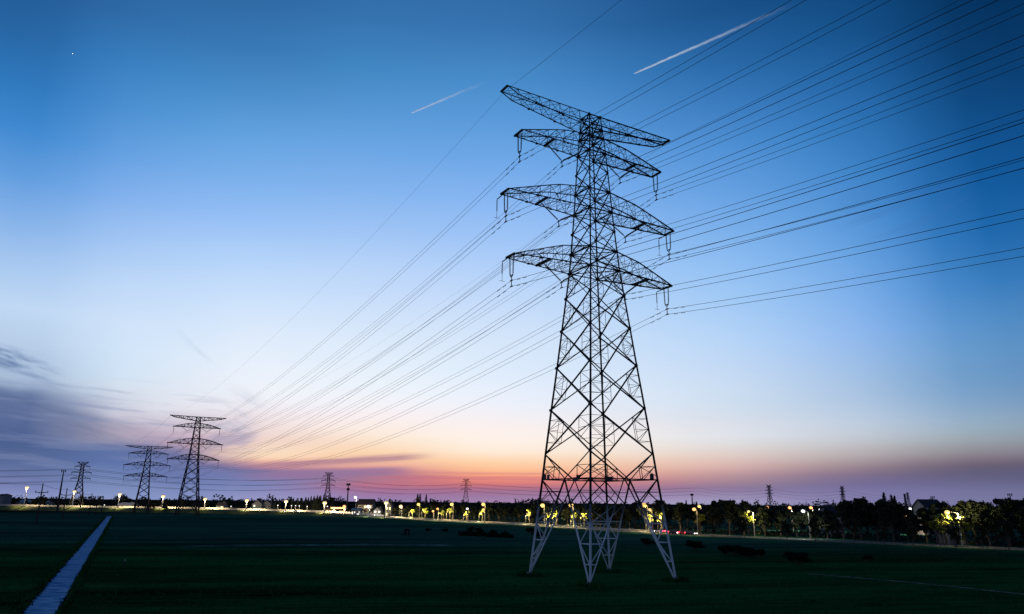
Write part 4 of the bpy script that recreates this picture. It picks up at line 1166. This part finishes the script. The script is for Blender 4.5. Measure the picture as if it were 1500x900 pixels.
# a few nearer trees whose trunks stand in front of the road
for x, top, lab in ((910, 757, 'short dark tree in front of the road beside the big pylon'), (1045, 766, 'short dark tree in front of the road after the red car'), (1087, 757, 'dark tree standing in front of the leaf-wrapped lamp'), (1154, 759, 'dark tree with a bare trunk left of the white street lamp'),
                    (1196, 757, 'dark tree in front of the white street lamp'), (1252, 760, 'dark tree in front of the tall clump'), (1297, 762, 'second dark tree in front of the tall clump'), (1340, 765, 'dark tree in front of the gabled house'),
                    (1400, 765, 'dark slim tree directly in front of the brightest lamp post'), (1440, 770, 'dark tree just past the brightest lamp'), (1478, 762, 'large dark tree in front of the eastern end of the row')):
    q, a = road_at(x, -9+rnd.uniform(-1, 1)); h = max(3, at(x, top, q.y).z); s = h/12*.8
    plant(B_PROTO, k, (q.x, q.y, 0), (s, s, h/12), lab, 'trees in front of the road'); k += 1
# small lit trees by the lamps
LIT = [(604, 746, 7.0, 'bright yellow-green tree left of the conifer pair lamp'), (622.5, 742, 9, 'dim yellow tree just right of the conifer pair lamp'), (646, 747, 9, 'orange-lit tree by the paired orange lamps'), (659.5, 744, 9, 'yellow-green tree before the slim pylon in red sky'),
       (684, 747, 8.2, 'round yellow-green tree below a white topped lamp'), (706, 746, 8.2, 'yellow-green tree with two leafy lobes under a tall lamp'), (775, 745, 7.5, 'bright yellow-green tree left of the big pylon'), (806, 747, 8, 'yellow-green tree behind the closest pylon leg'), (815, 748, 8, 'paler yellow-green tree behind the pylon leg'),
       (842, 751, 8, 'small yellow-green tree seen through the pylon'), (857, 747, 8, 'narrow yellow-green tree by the middle pylon leg'), (952, 748, 8, 'yellow-green tree inside the far pylon leg'), (969, 750, 8, 'narrow yellow-green tree against the far pylon leg'), (1027, 747.5, 8, 'vivid yellow-green tree after the red car'),
       (1096, 749.5, 6.4, 'yellow-green leafy tree wrapped round a lamp'), (1388, 752, 6.0, 'brilliant yellow tree at the brightest lamp'), (1376, 757, 6.4, 'dim yellow-green tree left of the brilliant yellow one'), (1419, 757, 6.6, 'dim yellow tree right of the brightest lamp')]
k = 0
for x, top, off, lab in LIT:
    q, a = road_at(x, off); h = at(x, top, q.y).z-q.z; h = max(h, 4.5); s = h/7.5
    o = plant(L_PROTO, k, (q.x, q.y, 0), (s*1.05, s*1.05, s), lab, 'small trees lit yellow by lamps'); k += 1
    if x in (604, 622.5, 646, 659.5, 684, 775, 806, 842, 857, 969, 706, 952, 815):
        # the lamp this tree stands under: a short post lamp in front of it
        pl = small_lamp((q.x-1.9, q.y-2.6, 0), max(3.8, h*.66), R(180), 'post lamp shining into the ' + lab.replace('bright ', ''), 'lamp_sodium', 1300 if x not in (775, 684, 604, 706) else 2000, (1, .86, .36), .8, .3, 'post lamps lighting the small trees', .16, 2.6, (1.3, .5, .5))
for x, top, off, lab in ((1086, 780, 6.8, 'low lit bush at the foot of the leaf-wrapped lamp'), (1414, 782, 6.8, 'low yellow-lit bush at the foot of the brightest lamp'), (1113, 779, 6.8, 'narrow lit bush right of the leaf-wrapped lamp'), (1190, 787, 6.8, 'tiny lit bush at the foot of the white lamp'), (862, 765, 6.8, 'lit bush behind the middle pylon leg')):
    q, a = road_at(x, off); h = max(1.4, at(x, top, q.y).z); s = h/7.5
    plant(L_PROTO, k, (q.x, q.y, 0), (s, s, s), lab, 'low bushes lit by lamps'); k += 1
# conifers
CON = [(399, 733, 660), (404, 731.5, 655), (409.5, 731, 660), (428, 731, 650), (430.5, 729.5, 655), (437, 731, 640), (443, 731, 640), (448, 728.5, 650), (452, 729, 645), (456, 727, 645), (460.5, 727, 640), (465, 726, 640), (470, 726, 635), (474.5, 725.5, 640), (477.5, 726, 640), (486, 731, 640), (488, 733, 640), (442, 729.5, 655), (468, 727, 650)]
for i, (x, top, Y) in enumerate(CON):
    c = at(x, top, Y); s = c.z/14
    plant(C_PROTO, i, (c.x, Y, 0), (s*1.1, s*1.1, s), 'dark pointed conifer left of the thin two-cluster mast', 'row of spiky conifers')
for x, top, Y, lab in ((612, 724, 560, 'left one of a lone pair of tall pointed conifers'), (615.5, 723.5, 565, 'slim conifer touching the first of the lone pair'), (624.5, 724.5, 560, 'right one of a lone pair of tall pointed conifers'),
                       (646, 732.5, 620, 'small conifer poking above dark trees before the slim pylon'), (655, 733, 620, 'small wide conifer left of the slim pylon in red sky'), (1005, 733, 520, 'small conifer left of the thin mast behind the red car'), (1020, 735, 520, 'small conifer right of the thin mast behind the red car'),
                       (1294, 722, 300, 'thin pointed tree behind the highest dark clump'), (1305, 725, 290, 'taller pointed tree right of the highest dark clump'), (1310, 727, 290, 'leaning pointed tree at the edge of the highest clump'),
                       (552.5, 735, 600, 'small conifer between the broad house and the white fronted house'), (186, 726, 800, 'lone small conifer right of the third highway lamp')):
    c = at(x, top, Y); s = c.z/14
    plant(C_PROTO, rnd.randrange(3), (c.x, Y, 0), (s*1.1, s*1.1, s), lab, 'lone conifers')
# round trees on the western horizon
for x, top, Y, w, lab in ((52, 729, 740, 1.1, 'round dark tree behind the tallest wooden pole'), (64, 728, 745, 1.0, 'round dark tree right of the tallest wooden pole'), (19, 729, 800, .9, 'small tree beside the edge building'), (181.5, 726.5, 760, .9, 'bare looking tree right of the third highway lamp'),
                          (222, 732, 640, 1.25, 'round dark tree right of the shorter far pylon'), (243, 733, 640, 1.0, 'round dark tree behind the fourth highway lamp'), (268, 731, 690, 1.0, 'dark tree behind the legs of the taller far pylon'), (302, 731, 700, .8, 'dark tree behind the fifth highway lamp'),
                          (322, 734.5, 720, .9, 'dark tree between two highway lamps'), (376, 735, 720, 1.2, 'flat dark tree over the grey gabled house'), (393, 736, 720, 1.2, 'flat dark tree left of the first conifers'),
                          (530, 737, 640, 1.1, 'dark tree against the broad hip roofed house'), (544, 738, 640, 1.0, 'dark tree right of the broad hip roofed house'), (546, 745, 548, .8, 'dark bushy tree in front of the broad house')):
    c = at(x, top, Y); s = max(3, c.z)/12
    plant(B_PROTO, rnd.randrange(5), (c.x, Y, 0), (s*w, s*w, s), lab, 'round trees beyond the highway')
for x, top, yb, lab in ((484, 746, 755, 'dark little tree by the lit shop'), (512, 747, 757, 'dark little tree at the road bend beside the stalls'), (524, 748, 757.5, 'dark low tree in front of the stalls'), (534, 744, 757.5, 'dark bushy tree before the broad house'), (541, 747, 758, 'dark low tree before the broad house'),
                    (562, 749, 759, 'dark low tree at the foot of the tall village lamp'), (578, 744, 760, 'dark tree right of the tall lit window house'), (585, 746, 760.5, 'dark tree between the lit house and the first yellow-green tree'), (594, 745, 761, 'second dark tree before the first yellow-green tree')):
    q, a = road_at(x, 9); h = max(3, at(x, top, q.y).z-q.z); s_ = h/12
    plant(B_PROTO, rnd.randrange(5), q, (s_, s_, s_), lab, 'small dark trees in front of the village')
# bushes in the field
for x, yb, h, lab in ((690, 778, 1.6, 'small bush left of the dark thicket'), (700, 778.5, 1.4, 'small low bush by the dark thicket'), (651, 780, 1.3, 'low bush near the square hut'), (628, 779, 1.2, 'tiny bush right of the square hut'),
                      (1018, 806, 2.2, 'dark bush right of the far pylon foot'), (1062, 812, 1.8, 'dark bush in the cluster right of the pylon'), (1076, 814, 2.2, 'large bush in the cluster right of the pylon'), (1092, 817, 2.2, 'broad bush in the cluster right of the pylon'), (1108, 818, 1.9, 'last bush of the cluster right of the pylon'),
                      (1170, 828, 2.3, 'lone dark bush far right of the pylon'), (1272, 822, 1.1, 'tiny lone bush in the eastern field'), (948, 800, 2.0, 'dark bush behind the far pylon leg'), (778, 782, 2.0, 'bush behind the closest pylon leg'), (790, 790, 2.2, 'bush close behind the pylon base')):
    c = gnd(x, yb)
    plant(U_PROTO, rnd.randrange(2), c, (h*.8, h*.8, h/1.5), lab, 'dark bushes in the field')
# the thicket, long and low
rd = random.Random(3); mb = MB()
for _ in range(1500):
    x = rd.uniform(672, 752); p = gnd(x, 783+rd.uniform(-2.5, 2.0)+(x-672)*.05); hh = 2.0*math.sin(math.pi*min(1, max(.05, (x-668)/88)))**.6*(.6+.4*math.sin(x*.35))
    p.z = rd.random()*hh; s = .4*rd.uniform(.6, 1.3); a = Vector((rd.gauss(0, 1), rd.gauss(0, 1), rd.gauss(0, 1))).normalized(); bb = a.orthogonal().normalized()
    mb.add([p-a*s, p+bb*s*.7, p+a*s, p-bb*s*.7], [(0, 1, 2, 3)])
o = mb.build('undergrowth', 'bush_leaf'); o['kind'] = 'stuff'
# far woods along the whole horizon, and the undergrowth of the roadside wood
mb = MB(); rd = random.Random(8)
for _ in range(560):
    a = rd.uniform(-42, 42); Y = rd.uniform(760, 1250); X = Y*math.tan(R(a))
    hm = 9.0+2.6*math.sin(X*.031)*math.sin(X*.0117+1)+1.6*math.sin(X*.11+Y*.02)+1.4+rd.random()**2*5.5; r = rd.uniform(2.6, 6)
    for _ in range(64):
        v = Vector((rd.gauss(0, .5), rd.gauss(0, .5), rd.gauss(0, .5)))
        if v.length > 1: v.normalize()
        p = Vector((X+v.x*r*1.2, Y+v.y*r, hm*.52+v.z*hm*.48)); s = 1.5*rd.uniform(.5, 1.2); u = Vector((rd.gauss(0, 1), rd.gauss(0, 1), rd.gauss(0, 1))).normalized(); v = u.orthogonal().normalized()
        mb.add([p-u*s, p+v*s*.7, p+u*s, p-v*s*.7], [(0, 1, 2, 3)])
o = mb.build('distant_woods', 'leaf_dark'); o['kind'] = 'stuff'
mb = MB()
for _ in range(9000):
    i = rd.randrange(0, len(RL)-1); p = RL[i].lerp(RL[i+1], rd.random())
    if not (-95 < p.x < 230): continue
    d, n = road_frame(i); p = p+n*rd.uniform(17, 34); p.z = rd.random()*rd.uniform(1, 4.5); s = .7*rd.uniform(.5, 1.2)
    u = Vector((rd.gauss(0, 1), rd.gauss(0, 1), rd.gauss(0, 1))).normalized(); v = u.orthogonal().normalized()
    mb.add([p-u*s, p+v*s*.7, p+u*s, p-v*s*.7], [(0, 1, 2, 3)])
o = mb.build('roadside_undergrowth', 'leaf_dark'); o['kind'] = 'stuff'

# ------------------------------------------------------------------ vapour trails and airliners, high enough to be in sunlight
def trail_material(seed, dens):
    m = bpy.data.materials.new('vapour'); m.use_nodes = True; tr = m.node_tree; q = NB(tr)
    for n in list(tr.nodes): tr.nodes.remove(n)
    co = q.n('ShaderNodeTexCoord'); s3 = q.n('ShaderNodeSeparateXYZ'); q.put(s3.inputs[0], co.outputs['Generated'])
    nz = q.noise(co.outputs['Object'], .006, 5, .6)
    fade = q.rng(s3.outputs[0], .0, 1.0, 1.0, .0); fade = q.math('POWER', fade, 1.7)
    lw = q.n('ShaderNodeLayerWeight'); lw.inputs[0].default_value = .5
    edge = q.math('POWER', q.math('SUBTRACT', 1.0, lw.outputs['Facing']), 1.5)
    al = q.math('MULTIPLY', q.math('MULTIPLY', q.rng(nz, .3, .6, .45, 1), fade), q.math('MULTIPLY', edge, dens), clamp=True)
    tl = q.n('ShaderNodeBsdfTranslucent'); tl.inputs[0].default_value = (.74, .87, 1, 1)
    df = q.n('ShaderNodeBsdfDiffuse'); df.inputs[0].default_value = (.74, .87, 1, 1)
    a1 = q.n('ShaderNodeMixShader'); a1.inputs[0].default_value = .6; q.put(a1.inputs[1], df.outputs[0]); q.put(a1.inputs[2], tl.outputs[0])
    tp = q.n('ShaderNodeBsdfTransparent'); mx = q.n('ShaderNodeMixShader'); q.put(mx.inputs[0], al); q.put(mx.inputs[1], tp.outputs[0]); q.put(mx.inputs[2], a1.outputs[0])
    ou = q.n('ShaderNodeOutputMaterial'); q.put(ou.inputs[0], mx.outputs[0])
    return m
def sky_pt(px, py, alt): v = ray(px, py); return v*(alt/v.z)
def contrail(p0, p1, alt, r0, r1, lab, dens, seed):
    a, c = sky_pt(*p0, alt), sky_pt(*p1, alt); d = c-a; L = d.length; rd = random.Random(seed)
    o_m = MB(); n = 40
    pts = [Vector((L*i/n, rd.uniform(-.3, .3)*r1*i/n, rd.uniform(-.3, .3)*r1*i/n)) for i in range(n+1)]
    rs = [r0+(r1-r0)*(i/n)**.8*(1+rd.uniform(-.15, .15)) for i in range(n+1)]; rs[0] = .5
    o_m.tube(pts, rs, 12)
    o = o_m.build('contrail', trail_material(seed, dens), None, True)
    o.location = a; o.rotation_euler = d.to_track_quat('X', 'Z').to_euler()
    return tag(o, lab, 'contrail', 'vapour trails')
contrail((928, 107.5), (1168, 2), 6000, 13, 30, 'longer white vapour trail running up behind the overhead wires', 1.5, 1)
contrail((603, 165), (716, 117), 6000, 11, 30, 'shorter white vapour trail left of the pylon top', 1.3, 2)
def airliner(px, py, alt, lab, rz, s):
    root = thing('airliner', lab, 'airliner', sky_pt(px, py, alt), rz, 'airliners'); root.scale = (s, s, s)
    mb = MB(); mb.tube([(-20, 0, 0), (-17, 0, 0), (10, 0, 0), (20, 0, 1.5)], [.4, 2.1, 2.1, .4], 10); mb.build('fuselage', 'aircraft_white', root)
    for sd in (-1, 1):
        mb = MB(); mb.add([(-6, sd*2, -1), (2, sd*2, -1), (7, sd*18, 0), (4, sd*18, 0), (-6, sd*2, -.6), (2, sd*2, -.6), (7, sd*18, .2), (4, sd*18, .2)], [(0, 1, 2, 3), (7, 6, 5, 4), (0, 4, 5, 1), (1, 5, 6, 2), (2, 6, 7, 3), (3, 7, 4, 0)])
        mb.build('wing', 'aircraft_white', root)
    mb = MB(); mb.add([(13, -.2, 2), (19, -.2, 2), (21, -.2, 8), (18, -.2, 8), (13, .2, 2), (19, .2, 2), (21, .2, 8), (18, .2, 8)], [(0, 1, 2, 3), (7, 6, 5, 4), (0, 4, 5, 1), (1, 5, 6, 2), (2, 6, 7, 3), (3, 7, 4, 0)])
    mb.build('tail_fin', 'aircraft_white', root)
    mb = MB(); mb.ball((-2, 0, -3.0), 3.2, 8, 6, .7); mb.build('landing_light', 'head_white', root)
airliner(107, 77, 4500, 'tiny bright airliner high in the upper west sky', R(30), .62)
airliner(436.5, 299, 4500, 'tiny faint airliner lower than the bright one, above the far pylons', R(200), .3)

# ------------------------------------------------------------------ rough grass: tufts in rows over the near field and along the channel
mat('tuft', (.014, .075, .022), .95, 0, .5, .3, 0)
mb = MB(); rd = random.Random(21)
def tuft(x, y, h):
    for _ in range(3):
        a = rd.uniform(0, 6.28); lx, ly = rd.gauss(0, .12), rd.gauss(0, .12); w = h*.16
        bx, by = x+rd.gauss(0, .15), y+rd.gauss(0, .15)
        mb.add([(bx-w*math.cos(a), by-w*math.sin(a), -.02), (bx+w*math.cos(a), by+w*math.sin(a), -.02), (bx+lx+.02, by+ly, h*rd.uniform(.7, 1.2))], [(0, 1, 2)])
for _ in range(9000):
    y = 58*(235/58)**rd.random(); x = rd.uniform(-.78, .78)*y
    row = round((y-.16*x)/2.6)*2.6+.16*x+rd.gauss(0, .25)
    dch = min(abs((CH[k+1].y-CH[k].y)*x-(CH[k+1].x-CH[k].x)*row+CH[k+1].x*CH[k].y-CH[k+1].y*CH[k].x)/(CH[k+1]-CH[k]).length for k in range(len(CH)-1))
    if dch > 1.9: tuft(x, row, rd.uniform(.18, .5))
for p0, p1 in zip(CH[:-1], CH[1:]):
    n = int((p1-p0).length*9); d = (p1-p0).normalized(); nn = Vector((-d.y, d.x, 0))
    for _ in range(n):
        p = p0.lerp(p1, rd.random())+nn*(rd.choice((-1, 1))*(1.55+abs(rd.gauss(0, .45)))); tuft(p.x, p.y, rd.uniform(.2, .6))
for sx, sy in QUAD:                              # weeds round the four footings
    c = T1+AX*(sx*7.86)+LN*(sy*7.86)
    for _ in range(170):
        a = rd.uniform(0, 6.28); r = .7+abs(rd.gauss(0, .9)); tuft(c.x+r*math.cos(a), c.y+r*math.sin(a), rd.uniform(.3, .8))
o = mb.build('grass', 'tuft'); o['kind'] = 'stuff'
